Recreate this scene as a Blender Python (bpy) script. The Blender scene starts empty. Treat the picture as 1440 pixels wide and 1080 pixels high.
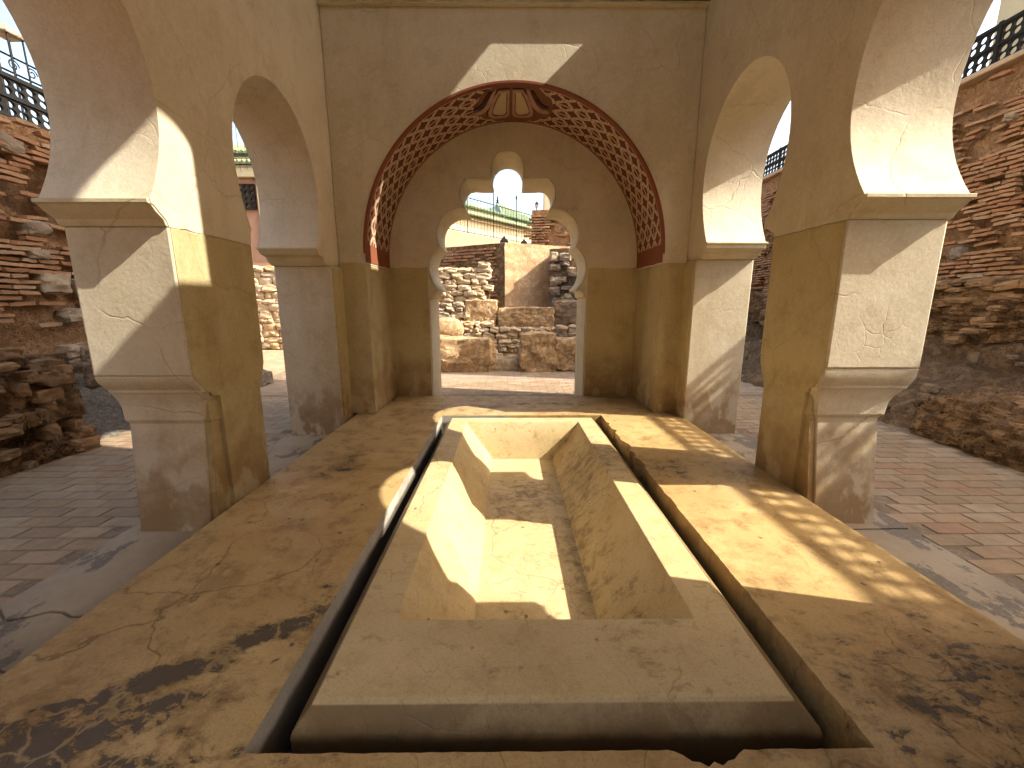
import bpy, math, random
from mathutils import Vector, noise, Matrix
from mathutils.geometry import tessellate_polygon
random.seed(7)
SC = bpy.context.scene
COL = SC.collection
R = math.radians

# ------------------------------------------------------------------ camera
cam_d = bpy.data.cameras.new('camera')
cam = bpy.data.objects.new('camera', cam_d); COL.objects.link(cam); SC.camera = cam
F_PX = 580.0
cam_d.sensor_fit = 'HORIZONTAL'; cam_d.sensor_width = 36.0
cam_d.lens = 36.0 * F_PX / 1440.0
cam_d.clip_start = 0.05; cam_d.clip_end = 2000
PITCH = math.atan(114 / 580.0); YAW = math.atan(5 / 580.0)
CAMZ = 1.2
cam.location = (0, 0, CAMZ)
cam.rotation_euler = (math.pi / 2 - PITCH, 0, -YAW)

# ------------------------------------------------------------------ light
LX, LY, LZ = -1.0, 0.235, -0.93            # direction the sunlight travels
to_sun = Vector((-LX, -LY, -LZ)).normalized()
elev = math.asin(to_sun.z)
world = bpy.data.worlds.new('World'); SC.world = world; world.use_nodes = True
wn = world.node_tree.nodes; wl = world.node_tree.links
bg = wn['Background']; sky = wn.new('ShaderNodeTexSky')
sky.sky_type = 'NISHITA'; sky.sun_disc = False
sky.sun_elevation = elev
sky.sun_rotation = math.atan2(to_sun.x, to_sun.y)
sky.dust_density = 3.5; sky.air_density = 1.0; sky.ozone_density = 1.0
warm = wn.new('ShaderNodeMix'); warm.data_type = 'RGBA'; warm.blend_type = 'MULTIPLY'; warm.inputs['Factor'].default_value = 1
warm.inputs[7].default_value = (1.12, 1.0, .84, 1)          # the camera's daylight balance
wl.new(sky.outputs[0], warm.inputs[6]); wl.new(warm.outputs[2], bg.inputs[0]); bg.inputs[1].default_value = 0.135
sd = bpy.data.lights.new('sun', 'SUN'); sun = bpy.data.objects.new('sun', sd); COL.objects.link(sun)
sd.energy = 2.7; sd.angle = R(0.45); sd.color = (1.0, 0.93, 0.80)
sun.rotation_euler = (-to_sun).to_track_quat('-Z', 'Y').to_euler()
sun.location = (10, -3, 12)

SC.view_settings.view_transform = 'Standard'; SC.view_settings.look = 'None'
SC.view_settings.gamma = 1.0; SC.view_settings.use_curve_mapping = False
SC.view_settings.exposure = 2.0
SC.render.engine = 'CYCLES'
SC.cycles.max_bounces = 7; SC.cycles.diffuse_bounces = 5; SC.cycles.glossy_bounces = 2
SC.cycles.use_adaptive_sampling = True; SC.cycles.adaptive_threshold = .03
SC.cycles.sample_clamp_indirect = 6.0

# ------------------------------------------------------------------ scene graph helpers
def tag(o, label=None, cat=None, group=None, kind=None):
    if label: o['label'] = label
    if cat: o['category'] = cat
    if group: o['group'] = group
    if kind: o['kind'] = kind
    return o

def empty(name, loc, label=None, cat=None, group=None, kind=None):
    o = bpy.data.objects.new(name, None); COL.objects.link(o)
    o.location = loc; o.empty_display_size = .1
    return tag(o, label, cat, group, kind)

def root_of(o):
    v = Vector((0, 0, 0))
    while o is not None:
        v += o.location; o = o.parent
    return v

def link_mesh(name, me, parent=None, loc=(0, 0, 0)):
    o = bpy.data.objects.new(name, me); COL.objects.link(o); o.location = loc
    if parent is not None: o.parent = parent
    return o

class MB:
    """collects faces, builds ONE mesh in world coordinates"""
    def __init__(s): s.v = []; s.f = []; s.uv = None
    def add(s, vs, fs):
        b = len(s.v); s.v += [tuple(p) for p in vs]; s.f += [tuple(i + b for i in f) for f in fs]; return s
    def box(s, x0, x1, y0, y1, z0, z1):
        vs = [(x, y, z) for z in (z0, z1) for y in (y0, y1) for x in (x0, x1)]
        return s.add(vs, [(0, 2, 3, 1), (4, 5, 7, 6), (0, 1, 5, 4), (2, 6, 7, 3), (0, 4, 6, 2), (1, 3, 7, 5)])
    def loft(s, rings, cap=True):
        n = len(rings[0]); b = len(s.v)
        for r in rings: s.v += [tuple(p) for p in r]
        for k in range(len(rings) - 1):
            for i in range(n):
                j = (i + 1) % n
                s.f.append((b + k * n + i, b + k * n + j, b + (k + 1) * n + j, b + (k + 1) * n + i))
        if cap:
            s.f.append(tuple(b + i for i in reversed(range(n))))
            s.f.append(tuple(b + (len(rings) - 1) * n + i for i in range(n)))
        return s
    def tube(s, pts, r, n=6):
        pts = [Vector(p) for p in pts]; rings = []
        for i, p in enumerate(pts):
            d = (pts[min(i + 1, len(pts) - 1)] - pts[max(i - 1, 0)]).normalized()
            a = d.cross(Vector((0, 0, 1)))
            if a.length < .05: a = d.cross(Vector((1, 0, 0)))
            a.normalize(); c = d.cross(a); rr = r[i] if isinstance(r, (list, tuple)) else r
            rings.append([p + (a * math.cos(t) + c * math.sin(t)) * rr for t in [2 * math.pi * k / n for k in range(n)]])
        return s.loft(rings)
    def lathe(s, cx, cy, prof, n=16):
        return s.loft([[(cx + r * math.cos(2 * math.pi * k / n), cy + r * math.sin(2 * math.pi * k / n), z) for k in range(n)] for r, z in prof])
    def poly(s, loops, to3, t0, t1):
        """prism of a polygon (first loop outer, the rest holes); to3(a,b,t)->xyz"""
        tri = tessellate_polygon([[Vector((a, b, 0)) for a, b in lp] for lp in loops])
        flat = [p for lp in loops for p in lp]; n = len(flat)
        vs = [to3(a, b, t0) for a, b in flat] + [to3(a, b, t1) for a, b in flat]
        fs = [tuple(t) for t in tri] + [tuple(n + i for i in reversed(t)) for t in tri]
        k = 0
        for lp in loops:
            m = len(lp)
            for i in range(m):
                j = (i + 1) % m
                fs.append((k + i, k + j, n + k + j, n + k + i))
            k += m
        return s.add(vs, fs)
    def build(s, name, mat, parent=None, bevel=0, smooth=35, origin=None, seg=2):
        me = bpy.data.meshes.new(name)
        off = root_of(parent) if parent is not None else Vector((0, 0, 0))
        o0 = Vector(origin) if origin is not None else off
        me.from_pydata([(x - o0.x, y - o0.y, z - o0.z) for x, y, z in s.v], [], s.f)
        import bmesh
        bm = bmesh.new(); bm.from_mesh(me)
        bmesh.ops.recalc_face_normals(bm, faces=bm.faces[:])
        bm.to_mesh(me); bm.free()
        me.materials.append(mat)
        if smooth:
            me.shade_smooth(); me.set_sharp_from_angle(angle=R(smooth))
        ob = link_mesh(name, me, parent, o0 - off)
        if bevel:
            md = ob.modifiers.new('bevel', 'BEVEL'); md.width = bevel; md.segments = seg
            md.limit_method = 'ANGLE'; md.angle_limit = R(40); md.harden_normals = False
        return ob

# ------------------------------------------------------------------ node helpers
class NT:
    def __init__(s, name, world_pos=True):
        s.m = bpy.data.materials.new(name); s.m.use_nodes = True
        s.t = s.m.node_tree; s.n = s.t.nodes; s.l = s.t.links
        s.p = s.n['Principled BSDF']; s.p.inputs['Specular IOR Level'].default_value = .3
        g = s.n.new('ShaderNodeNewGeometry'); s.pos = g.outputs['Position']; s.geo = g
    def val(s, x, sock):
        if hasattr(x, 'is_output') or hasattr(x, 'links'): s.l.new(x, sock)
        else: sock.default_value = x
    def math(s, op, a, b=0.0, c=None, clamp=False):
        n = s.n.new('ShaderNodeMath'); n.operation = op; n.use_clamp = clamp
        s.val(a, n.inputs[0]); s.val(b, n.inputs[1])
        if c is not None: s.val(c, n.inputs[2])
        return n.outputs[0]
    def vmath(s, op, a, b=None):
        n = s.n.new('ShaderNodeVectorMath'); n.operation = op
        s.val(a, n.inputs[0])
        if b is not None: s.val(b, n.inputs[1])
        return n.outputs['Value'] if op in ('LENGTH', 'DISTANCE', 'DOT_PRODUCT') else n.outputs[0]
    def map(s, vec, loc=(0, 0, 0), rot=(0, 0, 0), scale=(1, 1, 1), typ='POINT'):
        n = s.n.new('ShaderNodeMapping'); n.vector_type = typ
        s.l.new(vec, n.inputs[0]); n.inputs[1].default_value = loc; n.inputs[2].default_value = rot; n.inputs[3].default_value = scale
        return n.outputs[0]
    def noise(s, scale, detail=6, rough=.55, vec=None, dist=0.0):
        n = s.n.new('ShaderNodeTexNoise'); s.l.new(vec or s.pos, n.inputs['Vector'])
        n.inputs['Scale'].default_value = scale; n.inputs['Detail'].default_value = detail
        n.inputs['Roughness'].default_value = rough; n.inputs['Distortion'].default_value = dist
        return n.outputs['Fac'], n.outputs['Color']
    def voro(s, scale, feat='DISTANCE_TO_EDGE', vec=None, rnd=1.0):
        n = s.n.new('ShaderNodeTexVoronoi'); n.feature = feat; s.l.new(vec or s.pos, n.inputs['Vector'])
        n.inputs['Scale'].default_value = scale; n.inputs['Randomness'].default_value = rnd
        return n
    def ramp(s, fac, a, b, lo=0.0, hi=1.0, smooth=True):
        n = s.n.new('ShaderNodeMapRange'); n.interpolation_type = 'SMOOTHSTEP' if smooth else 'LINEAR'
        s.val(fac, n.inputs[0]); n.inputs[1].default_value = a; n.inputs[2].default_value = b
        n.inputs[3].default_value = lo; n.inputs[4].default_value = hi
        return n.outputs[0]
    def mix(s, fac, a, b, mode='MIX'):
        n = s.n.new('ShaderNodeMix'); n.data_type = 'RGBA'; n.blend_type = mode
        s.val(fac, n.inputs['Factor'])
        for x, k in ((a, 6), (b, 7)):
            if hasattr(x, 'links'): s.l.new(x, n.inputs[k])
            else: n.inputs[k].default_value = (*x, 1)
        return n.outputs[2]
    def warp(s, amount, scale, vec=None, detail=3):
        _, c = s.noise(scale, detail, .5, vec)
        d = s.vmath('SUBTRACT', c, (.5, .5, .5)); n = s.n.new('ShaderNodeVectorMath'); n.operation = 'SCALE'
        s.l.new(d, n.inputs[0]); n.inputs['Scale'].default_value = amount
        return s.vmath('ADD', vec or s.pos, n.outputs[0])
    def sep(s, vec=None):
        n = s.n.new('ShaderNodeSeparateXYZ'); s.l.new(vec or s.pos, n.inputs[0]); return n.outputs
    def bump(s, h, strength=.4, dist=.01):
        n = s.n.new('ShaderNodeBump'); s.l.new(h, n.inputs['Height'])
        n.inputs['Strength'].default_value = strength; n.inputs['Distance'].default_value = dist
        old = s.p.inputs['Normal']
        if old.is_linked: s.l.new(old.links[0].from_socket, n.inputs['Normal'])
        s.l.new(n.outputs[0], old)
    def rnd(s):
        n = s.n.new('ShaderNodeObjectInfo'); return n.outputs['Random']
    def finish(s, col, rough=.85):
        s.val(col if hasattr(col, 'links') else (*col, 1), s.p.inputs['Base Color']); s.val(rough, s.p.inputs['Roughness'])
        return s.m

def plaster(name, base, tint, dark, crack=.5, mott=1.0, shade_z=None, dirt=0.0, dirt_z=.5, rough=.8, dirt_col=(.2, .13, .06), bump=.25):
    t = NT(name)
    a, _ = t.noise(.9, 5, .6); b, _ = t.noise(5, 7, .62); c, _ = t.noise(38, 6, .7)
    st, _ = t.noise(1.0, 6, .6, t.map(t.pos, scale=(3.2, 3.2, .7)))
    col = t.mix(t.ramp(a, .40, .60), base, tint)
    col = t.mix(t.ramp(b, .50, .68, 0, .45 * mott), col, dark)
    col = t.mix(t.ramp(st, .53, .68, 0, .38 * mott), col, dark)
    tr, _ = t.noise(2.2, 8, .75, t.map(t.warp(.15, 1.5), loc=(3, 2, 9), rot=(.3, .5, .2), scale=(1, 3.5, 1)))
    col = t.mix(t.ramp(tr, .54, .63, 0, .22), col, tuple(min(1, x * 1.18 + .02) for x in base))
    col = t.mix(t.ramp(c, .35, .75, 0, .32), col, tuple(min(1, x * 1.25) for x in base))
    g_, _ = t.noise(140, 3, .7); col = t.mix(t.ramp(g_, .50, .68, 0, .5), col, dark)
    w = t.warp(.22, 3.0, detail=5)
    v = t.voro(1.7, vec=w); m, _ = t.noise(1.1, 3, .5, t.map(t.pos, loc=(5, 3, 1)))
    ck = t.math('MULTIPLY', t.ramp(v.outputs['Distance'], 0.0, .012, 1, 0), t.ramp(m, .47, .6))
    w2 = t.warp(.1, 8.0, detail=4)
    v2 = t.voro(6.5, vec=w2); m2, _ = t.noise(1.7, 3, .5, t.map(t.pos, loc=(9, 1, 4)))
    ck2 = t.math('MULTIPLY', t.ramp(v2.outputs['Distance'], 0.0, .03, 1, 0), t.ramp(m2, .52, .66))
    ck = t.math('MAXIMUM', ck, t.math('MULTIPLY', ck2, .6))
    col = t.mix(t.math('MULTIPLY', ck, crack), col, tuple(x * .35 for x in dark))
    # small chips and pin holes
    v3 = t.voro(26, 'F1', vec=t.warp(.03, 20)); m3, _ = t.noise(3, 2, .5, t.map(t.pos, loc=(2, 8, 3)))
    pin = t.math('MULTIPLY', t.ramp(v3.outputs['Distance'], .05, .11, 1, 0), t.ramp(m3, .5, .62))
    col = t.mix(t.math('MULTIPLY', pin, .45), col, tuple(x * .4 for x in dark))
    if shade_z is not None: col = t.mix(t.ramp(t.math('ADD', t.sep()[2], t.math('MULTIPLY', t.math('SUBTRACT', b, .5), .04)), shade_z - .02, shade_z + .02, .9, 0), col, (.06, .045, .03))  # shadow of the narrow gap painted in below this height
    if dirt:
        z = t.sep()[2]; n1, _ = t.noise(4, 6, .65)
        h = t.math('ADD', z, t.math('MULTIPLY', t.math('SUBTRACT', n1, .5), -1.3))
        col = t.mix(t.ramp(h, -.15, dirt_z, dirt, 0), col, dirt_col)
        n2, _ = t.noise(3.4, 5, .6, t.map(t.pos, loc=(3, 6, 2), scale=(1.6, 1.6, 1)))
        h2 = t.math('MULTIPLY', t.ramp(z, .1, .62, 1, 0), t.ramp(n2, .5, .6))
        col = t.mix(t.math('MULTIPLY', h2, .55), col, tuple(min(1, x * .95 + .03) for x in base))
    h = t.math('ADD', t.math('ADD', t.math('MULTIPLY', b, .8), t.math('MULTIPLY', tr, .7)), t.math('MULTIPLY', c, .35))
    t.bump(t.math('SUBTRACT', h, t.math('MULTIPLY', ck, .6)), bump, .02)
    return t.finish(col, t.ramp(b, .3, .7, rough - .08, rough + .08))

M = {}
M['plaster'] = plaster('plaster_upper', (.65, .575, .435), (.58, .50, .36), (.43, .345, .225), crack=.16, mott=.8)
M['dado'] = plaster('plaster_dado', (.50, .415, .225), (.43, .345, .17), (.32, .225, .095), crack=.2, dirt=.95, dirt_z=.8, rough=.7, dirt_col=(.25, .15, .06))
M['pier'] = plaster('plaster_pier', (.60, .535, .40), (.53, .46, .315), (.40, .31, .19), crack=.42, dirt=.95, dirt_z=.7, dirt_col=(.27, .18, .09))
M['reveal'] = plaster('plaster_reveal', (.62, .55, .38), (.56, .48, .31), (.43, .34, .20), crack=.2)

def polished(name, base, tint, dark, stains=(), damp_shade=None, mott=1.0, rough=.42, sc=((.060, .048, .036), (.105, .082, .060))):
    """waxed lime floor: mottled ochre, hairline cracks, dark worn stains with pale veins"""
    t = NT(name)
    a, _ = t.noise(1.3, 6, .62); b, _ = t.noise(6, 8, .66); c, _ = t.noise(55, 5, .7)
    col = t.mix(t.ramp(a, .36, .64), base, tint)
    col = t.mix(t.ramp(b, .49, .66, 0, .7 * mott), col, dark)
    g_, _ = t.noise(130, 3, .7); col = t.mix(t.ramp(g_, .50, .68, 0, .5), col, dark)
    br, _ = t.noise(1.9, 9, .72, t.map(t.warp(.25, 2), loc=(8, 1, 0), scale=(1.5, .8, 1))); col = t.mix(t.ramp(br, .56, .61, 0, .40 * mott), col, tuple(x * .8 for x in dark))
    col = t.mix(t.ramp(c, .4, .8, 0, .25), col, tuple(min(1, x * 1.4) for x in base))
    # pale cloudy efflorescence
    e, _ = t.noise(2.6, 8, .7, t.map(t.pos, loc=(4, 4, 4)))
    col = t.mix(t.ramp(e, .55, .66, 0, .32 * mott), col, tuple(min(1, x * 1.35 + .03) for x in base))
    v = t.voro(2.1, vec=t.warp(.3, 2.6, detail=6)); m, _ = t.noise(.9, 3, .5, t.map(t.pos, loc=(1, 2, 3)))
    ck = t.math('MULTIPLY', t.ramp(v.outputs['Distance'], 0, .010, 1, 0), t.ramp(m, .42, .6))
    v2 = t.voro(8, vec=t.warp(.12, 7, detail=5)); m2, _ = t.noise(1.6, 3, .5, t.map(t.pos, loc=(7, 2, 3)))
    ck2 = t.math('MULTIPLY', t.ramp(v2.outputs['Distance'], 0, .03, 1, 0), t.ramp(m2, .5, .68))
    ck = t.math('MAXIMUM', ck, t.math('MULTIPLY', ck2, .5))
    col = t.mix(t.math('MULTIPLY', ck, .5), col, tuple(x * .4 for x in dark))
    wear = None
    if stains:
        tot = None
        wp = t.warp(.40, 3.2, detail=9)
        for (x, y, rx, ry, rot, s) in stains:
            q = t.map(wp, loc=(x, y, 0), rot=(0, 0, rot), scale=(rx, ry, 1000), typ='TEXTURE')
            d = t.vmath('LENGTH', q); k = t.ramp(d, .2, 1.45, s, 0, smooth=False)
            tot = k if tot is None else t.math('MAXIMUM', tot, k)
        n1, _ = t.noise(9, 10, .76, t.map(t.warp(.12, 6), scale=(1.0, 1.5, 1)))
        f = t.math('ADD', tot, t.math('MULTIPLY', t.math('SUBTRACT', n1, .5), 3.4))
        wear = t.ramp(f, .50, .60)
        soft = t.ramp(f, .15, .6, 0, .55)
        col = t.mix(soft, col, tuple(x * .62 for x in dark))
        vv = t.voro(5.5, vec=t.warp(.35, 3.6, detail=6)); vein = t.ramp(vv.outputs['Distance'], .0, .05, 1, 0)
        pale = tuple(min(1, x * 1.25) for x in base)
        dk = t.mix(b, sc[0], sc[1])
        dk = t.mix(t.math('MULTIPLY', vein, .5), dk, pale)
        col = t.mix(t.math('MULTIPLY', wear, .88), col, dk)
    if damp_shade is not None:
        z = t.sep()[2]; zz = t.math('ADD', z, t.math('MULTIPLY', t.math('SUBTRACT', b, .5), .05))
        pat_shade = t.math('MULTIPLY', t.ramp(z, -.012, -.004, 1, 0), t.ramp(e, .36, .56, .45, .9))  # patina and the shade of the outer bevel, painted as one brown
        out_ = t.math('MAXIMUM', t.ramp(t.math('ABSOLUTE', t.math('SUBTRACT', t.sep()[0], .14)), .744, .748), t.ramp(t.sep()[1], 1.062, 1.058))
        col = t.mix(t.math('MULTIPLY', pat_shade, out_), col, (.20, .13, .058))
        col = t.mix(t.math('MULTIPLY', t.ramp(zz, damp_shade - .02, damp_shade + .015, .85, 0), out_), col, (.075, .05, .028))  # damp dirt plus painted shade on the lower outer sides
    # scattered pits
    v3 = t.voro(9, 'F1', vec=t.warp(.08, 12)); m3 = t.voro(9, 'F1', vec=t.warp(.08, 12)).outputs['Color']
    r3 = t.sep(m3)[0]
    pit = t.math('MULTIPLY', t.ramp(v3.outputs['Distance'], .06, .14, 1, 0), t.math('GREATER_THAN', r3, .72))
    col = t.mix(t.math('MULTIPLY', pit, .75), col, tuple(x * .3 for x in dark))
    h = t.math('ADD', t.math('MULTIPLY', b, .7), t.math('MULTIPLY', c, .15))
    h = t.math('SUBTRACT', h, t.math('ADD', t.math('MULTIPLY', ck, .5), t.math('MULTIPLY', pit, .8)))
    if wear is not None: h = t.math('SUBTRACT', h, t.math('MULTIPLY', wear, .25))
    t.bump(h, .35, .015)
    return t.finish(col, t.ramp(b, .3, .7, rough - .08, rough + .12))

STAINS = [(-1.12, 1.17, .20, .08, .5, 1.0), (-.87, 1.38, .17, .06, .35, 1.0), (-1.3, .95, .38, .16, .4, .85), (-1.05, .8, .5, .12, .2, .6),
          (-.72, 1.47, .12, .1, .4, .62), (-1.25, 2.9, .2, .1, 1.2, .55), (1.5, 1.05, .55, .3, .3, .45), (1.15, 2.9, .3, .16, .2, .5),
          (-.25, 4.75, .35, .1, 0, .55), (.5, 4.85, .5, .1, 0, .6), (-.9, 4.55, .35, .12, 0, .5), (.2, .75, .8, .07, 0, .5), (1.5, .7, .7, .2, 0, .55)]
M['floor'] = polished('polished_ochre', (.48, .345, .16), (.40, .265, .108), (.22, .13, .05), STAINS)
M['basin'] = polished('basin_lime', (.56, .445, .25), (.50, .38, .19), (.33, .22, .10), [(.15, 3.15, .35, .45, 0, .50), (.75, 3.2, .3, .5, 0, .42), (.48, 2.6, .14, 1.5, 0, .36)], rough=.5, damp_shade=-.085, mott=.45, sc=((.23, .155, .075), (.29, .20, .105)))
def concrete():
    t = NT('grey_concrete')
    a, _ = t.noise(2, 8, .65); b, _ = t.noise(9, 8, .7); c, _ = t.noise(70, 4, .7)
    col = t.mix(t.ramp(a, .35, .65), (.27, .215, .148), (.35, .285, .20))
    w, _ = t.noise(3.2, 9, .68, t.map(t.warp(.1, 4), loc=(3, 0, 0), scale=(1.5, .8, 1)))
    col = t.mix(t.ramp(w, .53, .57, 0, .75), col, (.10, .09, .08))
    col = t.mix(t.ramp(c, .4, .8, 0, .3), col, (.42, .37, .30))
    t.bump(t.math('ADD', b, t.math('MULTIPLY', c, .3)), .4, .015)
    return t.finish(col, .8)
M['concrete'] = concrete()
M['lip'] = plaster('grey_lime_lip', (.44, .42, .37), (.38, .35, .29), (.22, .19, .14), crack=.5, shade_z=-.075)

def rocky(name, c1, c2, c3, scale=3, bump=.8, pits=True, rough=.95):
    t = NT(name)
    a, _ = t.noise(scale * .6, 6, .6); b, _ = t.noise(scale * 3, 9, .72); c, _ = t.noise(scale * 16, 6, .75)
    col = t.mix(t.ramp(a, .35, .65), c1, c2)
    col = t.mix(t.ramp(b, .46, .60, 0, .85), col, c3)
    rdg = t.math('ABSOLUTE', t.math('SUBTRACT', b, .5)); col = t.mix(t.ramp(rdg, 0, .03, .55, 0), col, tuple(x * .35 for x in c3))
    col = t.mix(t.ramp(c, .5, .78, 0, .5), col, tuple(min(1, x * 1.7) for x in c1))
    h = t.math('ADD', b, t.math('MULTIPLY', c, .5))
    if pits:
        v = t.voro(scale * 9, 'F1', vec=t.warp(.06, 14)); p = t.ramp(v.outputs['Distance'], .08, .42, 1, 0)
        m, _ = t.noise(scale, 4, .6, t.map(t.pos, loc=(3, 1, 7))); p = t.math('MULTIPLY', p, t.ramp(m, .42, .6))
        col = t.mix(t.math('MULTIPLY', p, .55), col, tuple(x * .45 for x in c3)); h = t.math('SUBTRACT', h, p)
    t.bump(h, bump, .05)
    return t.finish(col, rough)
M['earth'] = rocky('red_earth_mortar', (.38, .215, .105), (.43, .26, .135), (.25, .13, .06), 3.5)
M['dark_earth'] = rocky('dark_earth', (.17, .105, .058), (.22, .14, .078), (.09, .055, .03), 3.0)
M['conglom'] = rocky('brown_conglomerate', (.25, .145, .068), (.31, .19, .095), (.10, .055, .027), 3.0, bump=1.0)
M['ochre_rock'] = rocky('ochre_rammed_earth', (.58, .40, .215), (.64, .47, .28), (.34, .20, .095), 4.2, bump=1.0)
M['pale_rock'] = rocky('pale_ashlar', (.52, .42, .27), (.58, .48, .33), (.36, .26, .15), 4)
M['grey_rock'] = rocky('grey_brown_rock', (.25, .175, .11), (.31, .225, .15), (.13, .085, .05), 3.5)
M['rubble_plaster'] = rocky('rough_pink_render', (.60, .43, .26), (.55, .36, .20), (.44, .26, .13), 2.2, bump=.6, pits=False)
M['gravel'] = rocky('grey_gravel', (.25, .205, .16), (.31, .26, .20), (.14, .11, .08), 9)

def per_object(name, cols, scale=12, bump=.5, rough=.9):
    """each object with this material picks its own tone"""
    t = NT(name); r = t.rnd()
    n = t.n.new('ShaderNodeValToRGB'); n.color_ramp.interpolation = 'CONSTANT'
    els = n.color_ramp.elements
    while len(els) > 1: els.remove(els[-1])
    els[0].position = 0; els[0].color = (*cols[0], 1)
    for i, c in enumerate(cols[1:], 1):
        e = els.new(i / len(cols)); e.color = (*c, 1)
    t.l.new(r, n.inputs[0])
    a, _ = t.noise(scale, 7, .7); b, _ = t.noise(scale * 6, 5, .7); g, _ = t.noise(.8, 4, .6)
    col = t.mix(t.ramp(a, .35, .7, 0, .55), n.outputs[0], tuple(sum(c[k] for c in cols) / len(cols) * .55 for k in range(3)))
    col = t.mix(t.ramp(b, .5, .8, 0, .3), col, tuple(min(1, sum(c[k] for c in cols) / len(cols) * 1.6) for k in range(3)))
    t.bump(t.math('ADD', a, t.math('MULTIPLY', b, .4)), bump, .02)
    return t.finish(col, rough)
M['brick'] = per_object('red_brick', [(.39, .215, .11), (.36, .185, .088), (.41, .235, .125), (.34, .165, .08), (.41, .26, .15), (.37, .195, .098)], 9)
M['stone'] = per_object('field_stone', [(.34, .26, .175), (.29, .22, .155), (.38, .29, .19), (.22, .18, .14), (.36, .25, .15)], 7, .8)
M['brown_stone'] = per_object('brown_stone', [(.29, .17, .085), (.25, .145, .07), (.33, .21, .115), (.20, .12, .06), (.31, .185, .09)], 7, .8)
M['warm_stone'] = per_object('pale_warm_stone', [(.55, .42, .26), (.60, .48, .32), (.50, .36, .20), (.62, .50, .35), (.52, .42, .30)], 7, .8)  # paler, warmer stone tones
M['tile'] = per_object('terracotta_paver', [(0.308, 0.221, 0.138), (0.340, 0.247, 0.156), (0.285, 0.206, 0.129), (0.319, 0.221, 0.133), (0.363, 0.268, 0.175), (0.308, 0.206, 0.120), (0.274, 0.196, 0.120), (0.329, 0.237, 0.152), (0.340, 0.252, 0.161),
                                           (0.319, 0.227, 0.143), (0.296, 0.211, 0.129), (0.329, 0.227, 0.133), (0.310, 0.185, 0.115), (0.373, 0.283, 0.184)], 10, .35, .75)
M['mortar'] = rocky('sand_mortar', (.22, .165, .115), (.25, .19, .13), (.16, .12, .08), 5, bump=.3, pits=False)

def simple(name, col, rough=.6, metal=0.0, var=.25, sc=8):
    t = NT(name); a, _ = t.noise(sc, 6, .65)
    c = t.mix(t.ramp(a, .35, .7), col, tuple(x * (1 - var) for x in col)); t.bump(a, .2, .01)
    t.p.inputs['Metallic'].default_value = metal
    return t.finish(c, rough)
M['iron'] = simple('black_iron', (.012, .011, .010), .55, .4)
M['dark_wood'] = simple('dark_lattice_wood', (.010, .008, .006), .75, 0)
M['red_wood'] = simple('red_painted_beam', (.10, .026, .012), .6, 0)
M['ceiling'] = simple('ceiling_lime', (.50, .42, .30), .85)
M['cream'] = simple('cream_render', (.56, .49, .32), .85, 0, .12, 2)
M['pink'] = simple('salmon_render', (.46, .26, .165), .9, 0, .25, 2)
M['tan'] = simple('tan_render', (.50, .36, .24), .9, 0, .2, 2)
M['green'] = simple('green_glazed_tile', (.21, .27, .15), .35, 0, .4, 5)
M['green2'] = simple('pale_green_glaze', (.30, .37, .22), .4, 0, .4, 9)
M['lamp_glass'] = simple('frosted_glass', (.5, .48, .42), .25)
M['ground'] = rocky('dusty_ground', (.38, .27, .17), (.42, .31, .2), (.28, .19, .12), 1.0, bump=.3, pits=False)

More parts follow.
